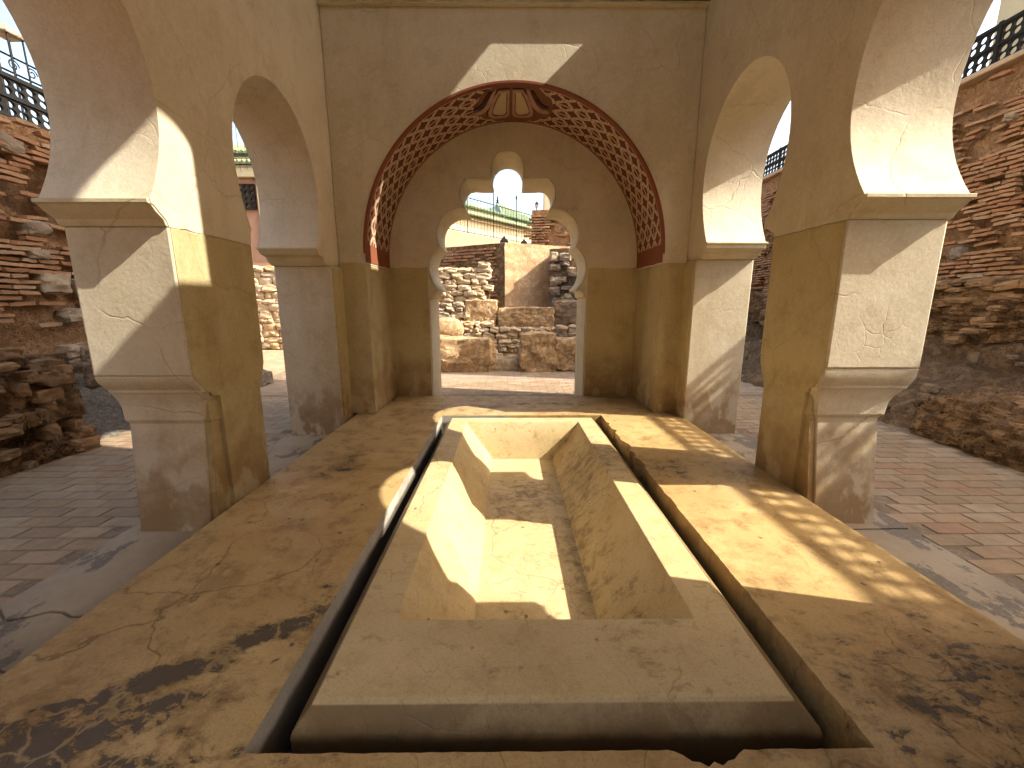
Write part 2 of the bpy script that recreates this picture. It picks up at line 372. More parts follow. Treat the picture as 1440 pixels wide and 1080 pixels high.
def painted():
    """red border and a lattice of dark leaves on rose plaster, laid along the vault (UV)"""
    t = NT('painted_vault')
    uvn = t.n.new('ShaderNodeUVMap'); uvn.uv_map = 'UVMap'
    wn_, wc = t.noise(9, 3, .5)
    off = t.vmath('SUBTRACT', wc, (.5, .5, .5)); sc = t.n.new('ShaderNodeVectorMath'); sc.operation = 'SCALE'
    t.l.new(off, sc.inputs[0]); sc.inputs['Scale'].default_value = .012
    uv = t.vmath('ADD', uvn.outputs[0], sc.outputs[0])
    x, y, _ = t.sep(uv)
    U = t.math('MULTIPLY', x, 1 / .205); V = t.math('MULTIPLY', t.math('SUBTRACT', y, .065), 1 / .195)
    pi = math.pi
    def s(v, k=1.0): return t.math('SINE', t.math('MULTIPLY', v, k * pi))
    a = t.math('ABSOLUTE', s(t.math('ADD', U, V))); b = t.math('ABSOLUTE', s(t.math('SUBTRACT', U, V)))
    mn = t.math('MINIMUM', a, b)
    # serrated leaf edges
    ser = t.math('MULTIPLY', t.math('ABSOLUTE', s(U, 5.0)), .26)
    leaf = t.math('GREATER_THAN', mn, t.math('ADD', .20, ser))
    # rib through each leaf, light star at nodes
    rib = t.math('LESS_THAN', t.math('ABSOLUTE', s(V, 1.0)), .13)
    p = t.math('MULTIPLY', t.math('ABSOLUTE', s(U, 2.0)), t.math('ABSOLUTE', s(V, 2.0)))
    star = t.math('GREATER_THAN', p, .80)
    dark = t.math('MULTIPLY', leaf, t.math('SUBTRACT', 1.0, t.math('MAXIMUM', rib, star)))
    c2 = t.math('LESS_THAN', t.math('ABSOLUTE', t.math('SUBTRACT', mn, .05)), .05)
    n, _ = t.noise(14, 5, .6)
    rose = t.mix(n, (.62, .43, .29), (.68, .50, .35))
    brown = t.mix(n, (.10, .030, .016), (.15, .05, .026))
    red = t.mix(n, (.20, .058, .028), (.26, .085, .042))
    col = t.mix(dark, rose, brown)
    col = t.mix(t.math('MULTIPLY', c2, .55), col, brown)
    bo = t.math('MAXIMUM', t.math('LESS_THAN', y, .065), t.math('GREATER_THAN', y, .845))
    L = ARC_LEN
    be = t.math('MAXIMUM', t.math('LESS_THAN', x, .10), t.math('GREATER_THAN', x, L - .10))
    col = t.mix(t.math('MAXIMUM', bo, be), col, red)
    # medallion ground at the crown
    q = t.map(uv, loc=(L / 2, .435, 0), scale=(.43, .44, 1000), typ='TEXTURE')
    med = t.math('LESS_THAN', t.math('ADD', t.vmath('LENGTH', q), t.math('MULTIPLY', s(x, 14), .03)), .98)
    col = t.mix(med, col, t.mix(n, (.17, .065, .028), (.22, .085, .035)))
    wear, _ = t.noise(22, 6, .7); col = t.mix(t.ramp(wear, .62, .8, 0, .55), col, (.45, .3, .2))
    t.bump(t.math('ADD', n, t.math('MULTIPLY', dark, -.3)), .3, .01)
    return t.finish(col, .75)

# ------------------------------------------------------------------ measured dimensions (metres)
FLOOR = -.17
YS = 5.44                                    # the plan mirrors about y = YS/2
Y0, YB, YT, YE = .90, 4.43, 5.30, 5.98     # front wall, niche wall, tympanum, outer face of the doorway
XL, XR = -1.75, 1.86
TOP = 3.95
side = {
    'L': dict(xi=XL, xo=-2.29, zs=1.70, zi=1.585, yc=1.705, an=.59, bn=.69, kn=.64, zc=2.15, far=3.47, a=.59, zf=2.13, b=.676, k=.50,
              yf=2.257, yr=2.95, lfy=2.345, foot=2.305, zl=.80, so=.05, si=.06, bp=4.19),
    'R': dict(xi=XR, xo=2.42, zs=1.76, zi=1.65, yc=1.85, an=.612, bn=.785, kn=.72, zc=2.25, far=3.593, a=.613, zf=2.31, b=.69, k=.55,
              yf=2.375, yr=3.02, lfy=2.44, foot=2.355, zl=.82, so=.12, si=.06, bp=4.20),
}
def arch_pts(c, zs, a, zc, b, kind, k, n=22):
    """horseshoe outline in (y,z) from the near spring to the far spring"""
    pts = []
    dz = zc - zs
    def hw(z):
        d = zc - z
        if kind == 'circle': return math.sqrt(max(0, a * a - d * d))
        return a - k * d * d
    m = 8
    for i in range(m): pts.append((c - hw(zs + dz * i / m), zs + dz * i / m))
    for i in range(n + 1):
        t = math.pi * (1 - i / n); pts.append((c + a * math.cos(t), zc + b * math.sin(t)))
    for i in reversed(range(m)): pts.append((c + hw(zs + dz * i / m), zs + dz * i / m))
    return pts

# ------------------------------------------------------------------ ground and platform
PIT = [(-.9, .75), (1.2, .75), (1.2, 4.5), (-.9, 4.5)]
lower = MB(); lower.poly([[(-60, -60), (60, -60), (60, 90), (-60, 90)], PIT], lambda a, b, t: (a, b, t), -.75, FLOOR - .03)
g = lower.build('ground', M['ground']); tag(g, 'dusty ground under the excavated court', kind='structure')
# streets above the excavation, one annular block with the sunken court cut out of it
up = MB()
up.poly([[(7.12, -40), (300, -40), (300, 400), (7.12, 400)]], lambda a, b, t: (a, b, t), FLOOR - .6, 4.44)
up.poly([[(-300, -40), (-5.9, -40), (-5.9, 8.45), (-300, 8.45)]], lambda a, b, t: (a, b, t), FLOOR - .6, 3.20)
up.poly([[(-5.9, 14.5), (7.12, 14.5), (7.12, 400), (-5.9, 400)]], lambda a, b, t: (a, b, t), FLOOR - .6, 2.55)
up.poly([[(-5.9, -40), (7.12, -40), (7.12, -8), (-5.9, -8)]], lambda a, b, t: (a, b, t), FLOOR - .6, 3.6)
g = up.build('terrain', M['ground']); tag(g, 'street level ground around the sunken court', kind='structure')

T0, T1, T2, T3 = -.722, 1.008, .91, 4.335      # pit the basin stands in
plat = empty('platform', (0, 2, 0), 'raised polished ochre floor of the pavilion with a long pit for the basin', kind='structure')
random.seed(3)
def ragged(p, q, n, amp, chips=()):
    out = []
    for i in range(n):
        u = i / n; x = p[0] + (q[0] - p[0]) * u; y = p[1] + (q[1] - p[1]) * u
        nx, ny = -(q[1] - p[1]), (q[0] - p[0]); l = math.hypot(nx, ny); nx /= l; ny /= l
        d = (noise.noise(Vector((x * 9, y * 9, .3))) * .6 + noise.noise(Vector((x * 27, y * 27, 2)))) * amp
        for (cu, w, dep) in chips:
            if abs(u - cu) < w: d -= dep * (1 - (abs(u - cu) / w) ** 2) * (.8 + .4 * random.random())
        out.append((x + nx * d, y + ny * d))
    return out
hole = ragged((T0, T2), (T1, T2), 90, .003, [(.735, .05, .035), (.70, .03, .012)])
hole += ragged((T1, T2), (T1, T3), 150, .006, [(.60, .03, .022), (.66, .02, .02), (.72, .03, .035), (.84, .015, .03), (.91, .01, .02), (.42, .03, .006)])
hole += ragged((T1, T3), (T0, T3), 60, .003)
hole += ragged((T0, T3), (T0, T2), 90, .002)
deck = MB(); deck.poly([[(-1.665, YS - YT - .01), (1.86, YS - YT - .01), (1.86, 5.31), (-1.665, 5.31)], hole], lambda a, b, t: (a, b, t), -.24, 0)
dk_ = deck.build('deck', M['floor'], plat, bevel=.007, smooth=30, seg=3)
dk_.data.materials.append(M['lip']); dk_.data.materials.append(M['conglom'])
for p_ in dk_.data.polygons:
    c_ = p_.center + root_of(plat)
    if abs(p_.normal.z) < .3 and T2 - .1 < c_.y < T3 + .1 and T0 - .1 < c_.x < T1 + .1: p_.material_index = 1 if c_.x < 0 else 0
pit = MB(); pit.box(T0 - .1, T1 + .1, T2 - .1, T3 + .1, -.72, -.62)
pit.box(T0 - .12, T0 - .008, T2 - .1, T3 + .1, -.62, -.243); pit.box(T1 + .012, T1 + .12, T2 - .1, T3 + .1, -.62, -.243)
pit.box(T0 - .008, T1 + .012, T2 - .12, T2 - .008, -.62, -.243); pit.box(T0 - .008, T1 + .012, T3 + .008, T3 + .12, -.62, -.243)
pit.build('pit_lining', M['concrete'], plat)

# ------------------------------------------------------------------ basin
bx0, bx1, by0, by1 = -.60, .878, 1.07, 4.24
basin = empty('basin', (.14, 2.6, -.6), 'long trough-shaped stone basin with sloping inner sides sunk in the floor pit', 'basin')
def rect(x0, x1, y0, y1, z, n=1): return [(x0, y0, z), (x1, y0, z), (x1, y1, z), (x0, y1, z)]
b = MB()
outer = [rect(bx0 - .06, bx1 + .075, by0 - .055, by1 + .03, -.62), rect(bx0 - .06, bx1 + .075, by0 - .055, by1 + .03, -.085), rect(bx0 - .055, bx1 + .07, by0 - .05, by1 + .025, -.07), rect(bx0, bx1, by0, by1, 0)]
inner = [rect(-.435, .72, 1.39, 4.10, 0), rect(-.425, .712, 1.40, 4.085, -.02), rect(-.31, .60, 1.44, 4.045, -.185), rect(-.24, .52, 1.46, 4.03, -.27), rect(-.185, .462, 1.48, 4.02, -.35), rect(-.175, .45, 1.49, 4.015, -.38)]
b.loft(outer + inner, cap=False); n0 = len(b.v)
b.f.append((n0 - 4, n0 - 3, n0 - 2, n0 - 1)); b.f.append((0, 3, 2, 1))
ob = b.build('basin_body', M['basin'], basin, bevel=.005, smooth=28, seg=2)

# ------------------------------------------------------------------ pavilion
pav = empty('pavilion', (.05, 2.0, FLOOR), 'plastered pavilion with horseshoe arches, painted niche vault and lobed doorway', 'pavilion')

def two_tone(ob, sgn):
    ob.data.materials.append(M['plaster'])
    for p_ in ob.data.polygons:
        if p_.normal.x * sgn < -.7: p_.material_index = 1
def make_side(s, sgn):
    xi, xo = s['xi'], s['xo']
    zs = s['zs']; yc = s['yc']
    near = arch_pts(yc, zs, s['an'], s['zc'], s['bn'], 'k', s['kn'], 30)
    far = arch_pts(s['far'], zs, s['a'], s['zf'], s['b'], 'k', s['k'])
    to3 = lambda a, b_, t: (t, a, b_)
    zi_ = s['zi']; tipn = yc + s['an'] - s['kn'] * (s['zc'] - zs) ** 2 + .004; tipf = s['far'] - (s['a'] - s['k'] * (s['zf'] - zs) ** 2) - .004
    hh = zs - zi_; yf_, yr_ = s['yf'], s['yr']
    dip = [(tipn, zs - .02), (tipn + .014, zi_ + hh * .8), ((yf_ + tipn) / 2, zi_ + hh * .55), (yf_ - .008, zi_ + hh * .28), (yf_ + .004, zi_)]
    for i in range(1, 12): dip.append((yf_ + .004 + (yr_ - yf_ - .008) * i / 12, zi_ + .004 + .01 * noise.noise(Vector((i * .73, sgn * 3, 8)))))
    dip += [(yr_ - .004, zi_), (yr_ + .004, zi_ + hh * .28), ((yr_ + tipf) / 2, zi_ + hh * .55), (tipf - .012, zi_ + hh * .8), (tipf, zs - .02)]
    out = [(Y0 - .6, zs)] + near + dip + far + [(YB + .6, zs), (YB + .6, TOP + .05), (Y0 - .6, TOP + .05)]
    w = MB(); w.poly([out], to3, xi, xo); w.build('arcade_wall', M['plaster'], pav, bevel=.012, smooth=30)
    # drum wall above with arched windows
    x2 = xi + sgn * .2
    wins = []
    wc = [(1.40, .25), (2.72, .25), (4.01, .25)]
    for c, hw in wc:
        z0, sp = 4.67, 5.68 - hw
        wins.append([(c - hw, z0), (c + hw, z0)] + [(c + hw * math.cos(t), sp + hw * math.sin(t)) for t in [math.pi * i / 16 for i in range(17)]])
    d = MB(); d.poly([[(YS - YE, TOP + .05), (YE, TOP + .05), (YE, 6.4), (YS - YE, 6.4)]] + wins, to3, xi, x2)
    d.build('drum_wall', M['plaster'], pav, bevel=.006, smooth=30)
    # piers
    def pier(mirror=False):
        f = (lambda y: 2 * yc - y) if mirror else (lambda y: y)
        yf, yr, zl = s['yf'], s['yr'], s['zl']
        def ring(z, y0, y1, ai, ao):
            xa, xb = xi + sgn * ai, xo - sgn * ao
            return [(xa, f(y0), z), (xb, f(y0), z), (xb, f(y1), z), (xa, f(y1), z)]
        sh = MB()
        sh.loft([ring(zl, yf, yr, 0, 0), ring(s['zi'] + .002, yf, yr, 0, 0)])
        rings = []
        # base shaft up through two cavettos to the block above
        ft = s['foot']; lf = s['lfy']; rr = yr - .1; so = s['so']; si = s['si']
        prof = [(FLOOR - .03, ft, rr - .005, si, so), (.48, lf + .02, rr, si, so), (.50, lf + .02, rr, si * .98, so * .98), (.525, lf + .004, rr + .01, si * .72, so * .8),
                (.60, lf + .004, rr + .02, si * .6, so * .7), (.64, lf, rr + .03, si * .42, so * .5), (.672, lf - .012, rr + .045, si * .2, so * .28), (.688, lf - .018, rr + .055, si * .1, so * .2),
                (.694, lf - .026, rr + .06, 0, so * .12), (.712, lf - .028, rr + .062, 0, so * .12), (.735, (lf - .028) * .6 + yf * .4, rr + .07, 0, so * .08), (.765, (lf - .028) * .22 + yf * .78, rr + .085, 0, so * .03), (zl - .012, yf + .006, yr - .006, 0, 0), (zl, yf + .004, yr - .002, 0, 0)]
        for z, a, c, ai, ao in prof: rings.append(ring(z, a, c, ai, ao))
        bs = MB(); bs.loft(rings)
        p = sh.build('pier', M['pier'], pav, bevel=.012, smooth=30)
        bs.build('pier_base', M['pier'], p, bevel=.006, smooth=25)
        # finish of the inner face carried straight to the floor, and the engaged corner colonnette
        k = MB(); e = .004
        fr = [(yf + .008, s['zi'] - .004), (yf + .008, zl), (yf + .03, .77), (lf - .02, .735), (lf + .002, .70), (lf + .035, .685), (lf + .05, .66), (ft + .15, .655), (ft + .15, FLOOR)]
        bk = [(rr - .004, FLOOR), (rr + .006, .60), (rr + .03, .68), (rr + .05, .71), (rr + .07, .75), (yr - .02, zl), (yr - .008, s['zi'] - .004)]
        top = [(yr - .008 + (yf + .016 - yr) * i / 12, s['zi'] - .004 + .012 * noise.noise(Vector((i * .7, sgn, 2)))) for i in range(1, 12)]
        k.poly([[(f(a_), z_) for a_, z_ in fr + bk + top]], to3, xi - sgn * .004, xi + sgn * .16)
        k.build('dado_panel', M['dado'], p, bevel=.004)
        c = MB()
        def sq(z, e):
            x0, x1 = xi + sgn * (.022 - e), xi + sgn * .2
            fz = ft + (lf + .02 - ft) * min(1, (z - FLOOR) / .65)
            y0, y1 = fz + .018 - e, ft + .20
            return [(x0, f(y0), z), (x1, f(y0), z), (x1, f(y1), z), (x0, f(y1), z)]
        c.loft([sq(FLOOR - .02, 0), sq(.505, 0), sq(.51, .008), sq(.535, .01), sq(.56, .004), sq(.60, .002), sq(.64, -.004), sq(.66, -.012)])
        c.build('corner_colonnette', M['dado'], p, bevel=.004, smooth=25)
        # impost
        tip = yc + s['an'] - s['kn'] * (s['zc'] - zs) ** 2 - .012
        tip2 = s['far'] - (s['a'] - s['k'] * (s['zf'] - zs) ** 2) + .012
        im = MB(); z0 = s['zi']; h = zs - z0
        e = .012
        im.loft([ring(z0, yf - .004, yr + .004, .005, -.004), ring(z0 + .008, yf - .012, yr + .010, .005, -e), ring(z0 + h * .28, yf - .02, yr + .014, .005, -e * 1.2), ring(z0 + h * .55, (yf + tip) / 2 - .012, (yr + tip2) / 2, .005, -e * 1.3),
                 ring(z0 + h * .8, tip + .014, tip2 - .01, .005, -e * 1.6), ring(zs - .02, tip, tip2, .005, -e * 2), ring(zs + .001, tip, tip2, .005, -e * 2)])
        two_tone(im.build('impost', M['reveal'], p, bevel=.004, smooth=28), sgn)
    pier()
    # pier against the niche wall and its twin at the entrance
    for mir in (False, True):
        C2 = s['far'] + yc
        f = (lambda y: C2 - y) if mir else (lambda y: y)
        endy = YB + .6 if not mir else C2 - Y0 + .6
        bp = s['bp']
        q = MB()
        def r4(z, y0, ai): 
            return [(xi + sgn * ai, f(y0), z), (xo, f(y0), z), (xo, f(endy - .002), z), (xi + sgn * ai, f(endy - .002), z)]
        q.loft([r4(FLOOR - .02, bp, -.012), r4(s['zi'] - .03, bp, -.014)])
        p = q.build('wall_pier', M['pier'], pav, bevel=.01, smooth=30)
        dd = MB(); dd.box(min(xi - sgn * .03, xi + sgn * .1), max(xi - sgn * .03, xi + sgn * .1), min(f(bp + .02), f(endy - .1)), max(f(bp + .02), f(endy - .1)), 0.001, s['zi'] - .05)
        dd.build('dado_panel', M['dado'], p, bevel=.005)
        tip = s['far'] + (s['a'] - s['k'] * (s['zf'] - zs) ** 2) - .012
        im = MB(); z0 = s['zi']; h = zs - z0
        def r5(z, y0, ai, ao): return [(xi + sgn * ai, f(y0), z), (xo - sgn * ao, f(y0), z), (xo - sgn * ao, f(endy - .02), z), (xi + sgn * ai, f(endy - .02), z)]
        e = .01
        im.loft([r5(z0 - .03, bp - .03, .02, 0), r5(z0 + .004, bp - .08, .012, -e), r5(z0 + .02, bp - .095, .008, -e), r5(z0 + h * .35, bp - .10, .008, -e), r5(z0 + h * .5, (bp + tip) / 2 - .07, .006, -e),
                 r5(z0 + h * .8, tip + .012, .004, -e), r5(zs - .015, tip, .002, -e * 2), r5(zs + .001, tip, .002, -e * 2)])
        two_tone(im.build('impost', M['reveal'], p, bevel=.004, smooth=28), sgn)
make_side(side['L'], -1)
make_side(side['R'], 1)

# niche wall with the big round arch
AC, AA, AZ, AB = .065, 1.535, 1.70, 1.572
arc = [(AC + AA * math.cos(t), AZ + AB * math.sin(t)) for t in [math.pi * i / 64 for i in range(65)]]
ZD = 1.595                                   # ragged line where the dado finish ends
w = MB(); to3 = lambda a, b_, t: (a, t, b_)
w.poly([[(AC - AA, ZD)] + list(reversed(arc)) + [(AC + AA, ZD), (XR - .002, ZD), (XR - .002, TOP + .05), (XL + .002, TOP + .05), (XL + .002, ZD)]], to3, YB, YT - .001)
w.build('niche_wall', M['plaster'], pav, bevel=.008, smooth=30)
def ragged_top(x0, x1, z, amp=.012, n=60):
    return [(x0 + (x1 - x0) * i / n, z + amp * (noise.noise(Vector((x0 + (x1 - x0) * i / n * 1.0, z, 5)) * 9) + .6 * noise.noise(Vector(((x0 + (x1 - x0) * i / n) * 31, z, 5))))) for i in range(n + 1)]
for (x0, x1) in ((XL + .002, AC - AA), (AC + AA, XR - .002)):
    j = MB(); j.poly([[(x0, 0.001), (x1, 0.001), (x1, ZD - .0), (x0, ZD - .0)]], to3, YB - .001, YT - .001)
    j.build('niche_jamb', M['dado'], pav, bevel=.012)
    tp = ragged_top(x0 + .012, x1 - .012, ZD + .01, n=16)
    j = MB(); j.poly([[(x1 - .012, .004), (x0 + .012, .004)] + tp], to3, YB - .007, YB + .05)
    j.build('dado_panel', M['dado'], pav, bevel=.003)
# painted vault lining, 6 mm proud of the masonry
ARC_LEN = math.pi * (AA + AB) / 2
M['painted'] = painted()
n = 96; vm = MB(); uv = []
th = [math.pi * i / n for i in range(n + 1)]
def vp(t, y, off=.006): return (AC - (AA - off) * math.cos(t), y, AZ - .0 + (AB - off) * math.sin(t))
ys = [YB - .012 + (YT - YB + .012 - .0) * j / 10 for j in range(11)]
for t in th:
    for y in ys: vm.v.append(vp(t, y))
for i in range(n):
    for j in range(10):
        a = i * 11 + j; vm.f.append((a, a + 11, a + 12, a + 1))
# straight feet of the vault down to the dado, and the front lip
base = len(vm.v)
for sx, idx in ((-1, 0), (1, n)):
    k0 = len(vm.v)
    for y in ys: vm.v.append((AC + sx * (AA - .006), y, ZD + .02 + .012 * noise.noise(Vector((y * 14, sx, 0)))))
    for j in range(10): vm.f.append((k0 + j, idx * 11 + j, idx * 11 + j + 1, k0 + j + 1))
lip = len(vm.v)
for i, t in enumerate(th): vm.v.append((AC - (AA + .014) * math.cos(t), YB - .012, AZ + (AB + .014) * math.sin(t)))
for i in range(n): vm.f.append((i * 11, lip + i, lip + i + 1, (i + 1) * 11))
lip2 = len(vm.v)
for i, t in enumerate(th): vm.v.append((AC - (AA + .016) * math.cos(t), YB + .002, AZ + (AB + .016) * math.sin(t)))
for i in range(n): vm.f.append((lip + i, lip2 + i, lip2 + i + 1, lip + i + 1))
vault = vm.build('painted_vault', M['painted'], pav, smooth=30)
uvl = vault.data.uv_layers.new(name='UVMap'); off = root_of(pav)
for lp in vault.data.loops:
    co = vault.data.vertices[lp.vertex_index].co + off
    t = math.atan2((co.z - AZ) / AB, -(co.x - AC) / AA); t = max(0, min(math.pi, t))
    u = t / math.pi * ARC_LEN
    if co.z < AZ - .01: u = .02 if co.x < AC else ARC_LEN - .02
    uvl.data[lp.index].uv = (u, co.y - YB + .012 if co.y >= YB - .02 else 0)
# carved palmette at the crown
t_ = NT('palmette_plaster'); nn, _ = t_.noise(10, 5, .6); t_.bump(nn, .3, .01)
M['petal'] = t_.finish(t_.mix(nn, (.56, .43, .26), (.48, .34, .19)), .8)
pm_edge = simple('palmette_edge', (.46, .27, .20), .8)
dk = simple('palmette_line', (.07, .022, .012), .8)
def vault_z(x): 
    q = max(0, 1 - ((x - AC) / (AA - .006)) ** 2); return AZ + (AB - .006) * math.sqrt(q)
def relief(outline, mat, name, h, parent):
    m = MB(); nn = len(outline)
    lo = [(x, y, vault_z(x) + .004) for x, y in outline]; cx = sum(p[0] for p in outline) / nn; cy = sum(p[1] for p in outline) / nn
    r1 = [(x, y, vault_z(x) - h * .7) for x, y in outline]
    r2 = [(cx + (x - cx) * .86, cy + (y - cy) * .92, vault_z(cx + (x - cx) * .86) - h) for x, y in outline]
    m.loft([lo, r1, r2]); return m.build(name, mat, parent, smooth=40)
motif = None
for sx in (-1, 1):
    cx = AC - .035
    def P(pts): return [(cx + sx * a * 1.2, YB + .43 + (b_ - .40) * 1.08) for a, b_ in pts]
    o1 = P([(.012, .10), (.10, .10), (.14, .20), (.175, .35), (.205, .50), (.205, .58), (.17, .645), (.10, .665), (.04, .65), (.014, .60)])
    o2 = P([(.024, .12), (.09, .12), (.125, .22), (.155, .36), (.178, .50), (.172, .56), (.14, .60), (.09, .61), (.05, .60), (.03, .56)])
    a = relief(o1, pm_edge, 'palmette_petal', .02, vault)
    relief([((x - cx) * 1.07 + cx + sx * -.001, (y - YB - .4) * 1.04 + YB + .4) for x, y in o1], dk, 'palmette_line', .008, vault)
    relief([((x - cx) * 1.0 + cx, y) for x, y in o2], dk, 'palmette_groove', .023, vault)
    o3 = P([(.036, .13), (.085, .13), (.118, .23), (.147, .37), (.168, .48), (.16, .53), (.12, .56), (.085, .57), (.055, .56), (.04, .52)])
    relief(o3, M['petal'], 'palmette_petal', .03, vault)
    s1 = P([(.125, .10), (.15, .10), (.185, .22), (.225, .34), (.27, .41), (.33, .42), (.345, .47), (.30, .50), (.245, .485), (.20, .42), (.165, .30)])
    relief(s1, pm_edge, 'palmette_scroll', .022, vault)
    s2 = P([(.16, .11), (.185, .11), (.215, .21), (.25, .30), (.285, .345), (.33, .36), (.33, .40), (.28, .395), (.235, .345), (.2, .27)])
    relief(s2, dk, 'palmette_groove', .012, vault)

# tympanum wall with the lobed doorway
def arc3(p, q, bulge, n=12):
    """arc from p to q bulging by |bulge| to the left of travel"""
    (x0, y0), (x1, y1) = p, q; dx, dy = x1 - x0, y1 - y0; c = math.hypot(dx, dy); h = bulge
    r = (c * c / 4 + h * h) / (2 * abs(h)); mx, my = (x0 + x1) / 2, (y0 + y1) / 2
    nx, ny = -dy / c, dx / c; sg = 1 if h > 0 else -1
    ox, oy = mx - nx * sg * (r - abs(h)), my - ny * sg * (r - abs(h))
    a0 = math.atan2(y0 - oy, x0 - ox); a1 = math.atan2(y1 - oy, x1 - ox)
    if sg > 0:
        while a1 > a0: a1 -= 2 * math.pi
    else:
        while a1 < a0: a1 += 2 * math.pi
    return [(ox + r * math.cos(a0 + (a1 - a0) * i / n), oy + r * math.sin(a0 + (a1 - a0) * i / n)) for i in range(n + 1)]
half = [(.985, -.2), (.985, 1.262)]
half += [(.958, 1.275), (.952, 1.30), (.945, 1.33), (.925, 1.35), (.868, 1.362)]
lobes = arc3((.866, 1.366), (.838, 1.885), -.125, 14) + arc3((.838, 1.885), (.505, 2.315), -.175, 14)[1:]
lobes += arc3((.505, 2.315), (.545, 2.61), -.055, 8)[1:] + [(.50, 2.655), (.43, 2.668), (.34, 2.662), (.19, 2.66)]
lobes += [(.20, 2.74), (.195, 2.81), (.165, 2.88), (.115, 2.93), (.055, 2.955), (0, 2.96)]
rightp = half + lobes
DX = -.006
door = [(x + DX, z) for x, z in rightp] + [(-x + DX, z) for x, z in reversed(rightp[:-1])]
# door outline runs bottom-right, up, over, down to bottom-left
w = MB()
outl = [(XR + .02, -.2), (XR + .02, TOP), (XL - .02, TOP), (XL - .02, -.2)]
w.poly([door + list(reversed(outl))], to3, YT, YE)
tymp = w.build('doorway_wall', M['plaster'], pav, bevel=.010, smooth=28)
# dado finish beside the doorway
for sx in (-1, 1):
    x0 = DX + sx * .998; x1 = AC + sx * (AA - .004)
    tp = ragged_top(min(x0, x1), max(x0, x1), ZD + .03, .014, 26)
    tp = [p for p in tp]
    lo, hi = min(x0, x1), max(x0, x1)
    j = MB(); j.poly([[(hi, .003), (lo, .003)] + tp], to3, YT - .007, YT + .05); j.build('dado_panel', M['dado'], pav, bevel=.003)
# reveal lining of the doorway (lighter finish than the wall)
for sx in (-1, 1):
    m = MB(); pts = [(sx * x + DX, z) for x, z in rightp]
    inn = []
    for i, (x, z) in enumerate(pts):
        a = pts[max(i - 1, 0)]; c = pts[min(i + 1, len(pts) - 1)]
        dx, dz = c[0] - a[0], c[1] - a[1]; l = math.hypot(dx, dz) or 1
        nx, nz = (-dz / l, dx / l) if sx > 0 else (dz / l, -dx / l)
        inn.append((x + nx * .005, z + nz * .005))
    if True:
        inn[-1] = (DX, 2.955)
    for x, z in inn: m.v += [(x, YT + .012, z), (x, YE - .012, z)]
    for i in range(len(inn) - 1): m.f.append((2 * i, 2 * i + 1, 2 * i + 3, 2 * i + 2))
    m.build('doorway_reveal', M['reveal'], pav, smooth=28)

# the entrance end repeats the niche and the lobed doorway; the photograph is taken from its threshold
w = MB(); w.poly([[(AC - AA, FLOOR)] + list(reversed(arc)) + [(AC + AA, FLOOR), (XR - .002, FLOOR), (XR - .002, TOP + .05), (XL + .002, TOP + .05), (XL + .002, FLOOR)]], to3, Y0, YS - YT + .001)
w.build('niche_wall', M['plaster'], pav, bevel=.008, smooth=30)
w = MB(); w.poly([door + list(reversed(outl))], to3, YS - YT, YS - YE)
w.build('doorway_wall', M['plaster'], pav, bevel=.010, smooth=28)
for yy, y2 in ((Y0, Y0 - .2), (YB + .001, YB + .2)):
    wins = []
    for c in (-.95, .06, 1.07):
        wins.append([(c - .25, 4.67), (c + .25, 4.67)] + [(c + .25 * math.cos(t), 5.43 + .25 * math.sin(t)) for t in [math.pi * i / 14 for i in range(15)]])
    m = MB(); m.poly([[(XL + .003, TOP + .051), (XR - .003, TOP + .051), (XR - .003, 6.4), (XL + .003, 6.4)]] + wins, to3, yy, y2)
    m.build('drum_wall', M['plaster'], pav, bevel=.006, smooth=30)
m = MB(); m.box(XL + .01, XR - .01, YB + .21, YE, TOP + .052, TOP + .15); m.build('terrace_roof', M['plaster'], pav)
# timber cornice under the drum with its plaster fillet
for nm, mt, z0, z1, pr in (('cornice_fillet', 'reveal', 3.895, 3.925, .05), ('cornice_beam', 'red_wood', 3.927, 4.06, .085)):
    for (ya, yb) in ((YB - pr, YB - .001), (Y0 + .001, Y0 + pr)):
        m = MB(); m.box(XL + .001, XR - .001, ya, yb, z0, z1); m.build(nm, M[mt], pav, bevel=.003)
m = MB(); m.box(XL + .01, XR - .01, YS - YE, Y0 - .21, TOP + .052, TOP + .15); m.build('terrace_roof', M['plaster'], pav)
m = MB(); m.box(XL - .25, XR + .25, Y0 - .25, YB + .25, 6.401, 6.55); m.build('ceiling_slab', M['ceiling'], pav)
m = MB(); m.loft([[(.055 + (XR - XL) / 2 * 1.0 * k * math.cos(2 * math.pi * i / 24), 2.72 + 1.9 * k * math.sin(2 * math.pi * i / 24), z) for i in range(24)] for k, z in ((1, 6.551), (.98, 6.9), (.88, 7.4), (.68, 7.95), (.4, 8.35), (.12, 8.5))])
m.build('dome', M['plaster'], pav, smooth=60)

# ------------------------------------------------------------------ paving
pav2 = empty('pavement', (0, 3, FLOOR), 'terracotta and stone pavers laid around the pavilion', kind='structure')
m = MB(); m.poly([[(-4.6, -6), (4.6, -6), (4.6, 9), (-4.6, 9)], PIT], lambda a, b, t: (a, b, t), FLOOR - .028, FLOOR - .006)
m.build('bedding', M['mortar'], pav2)
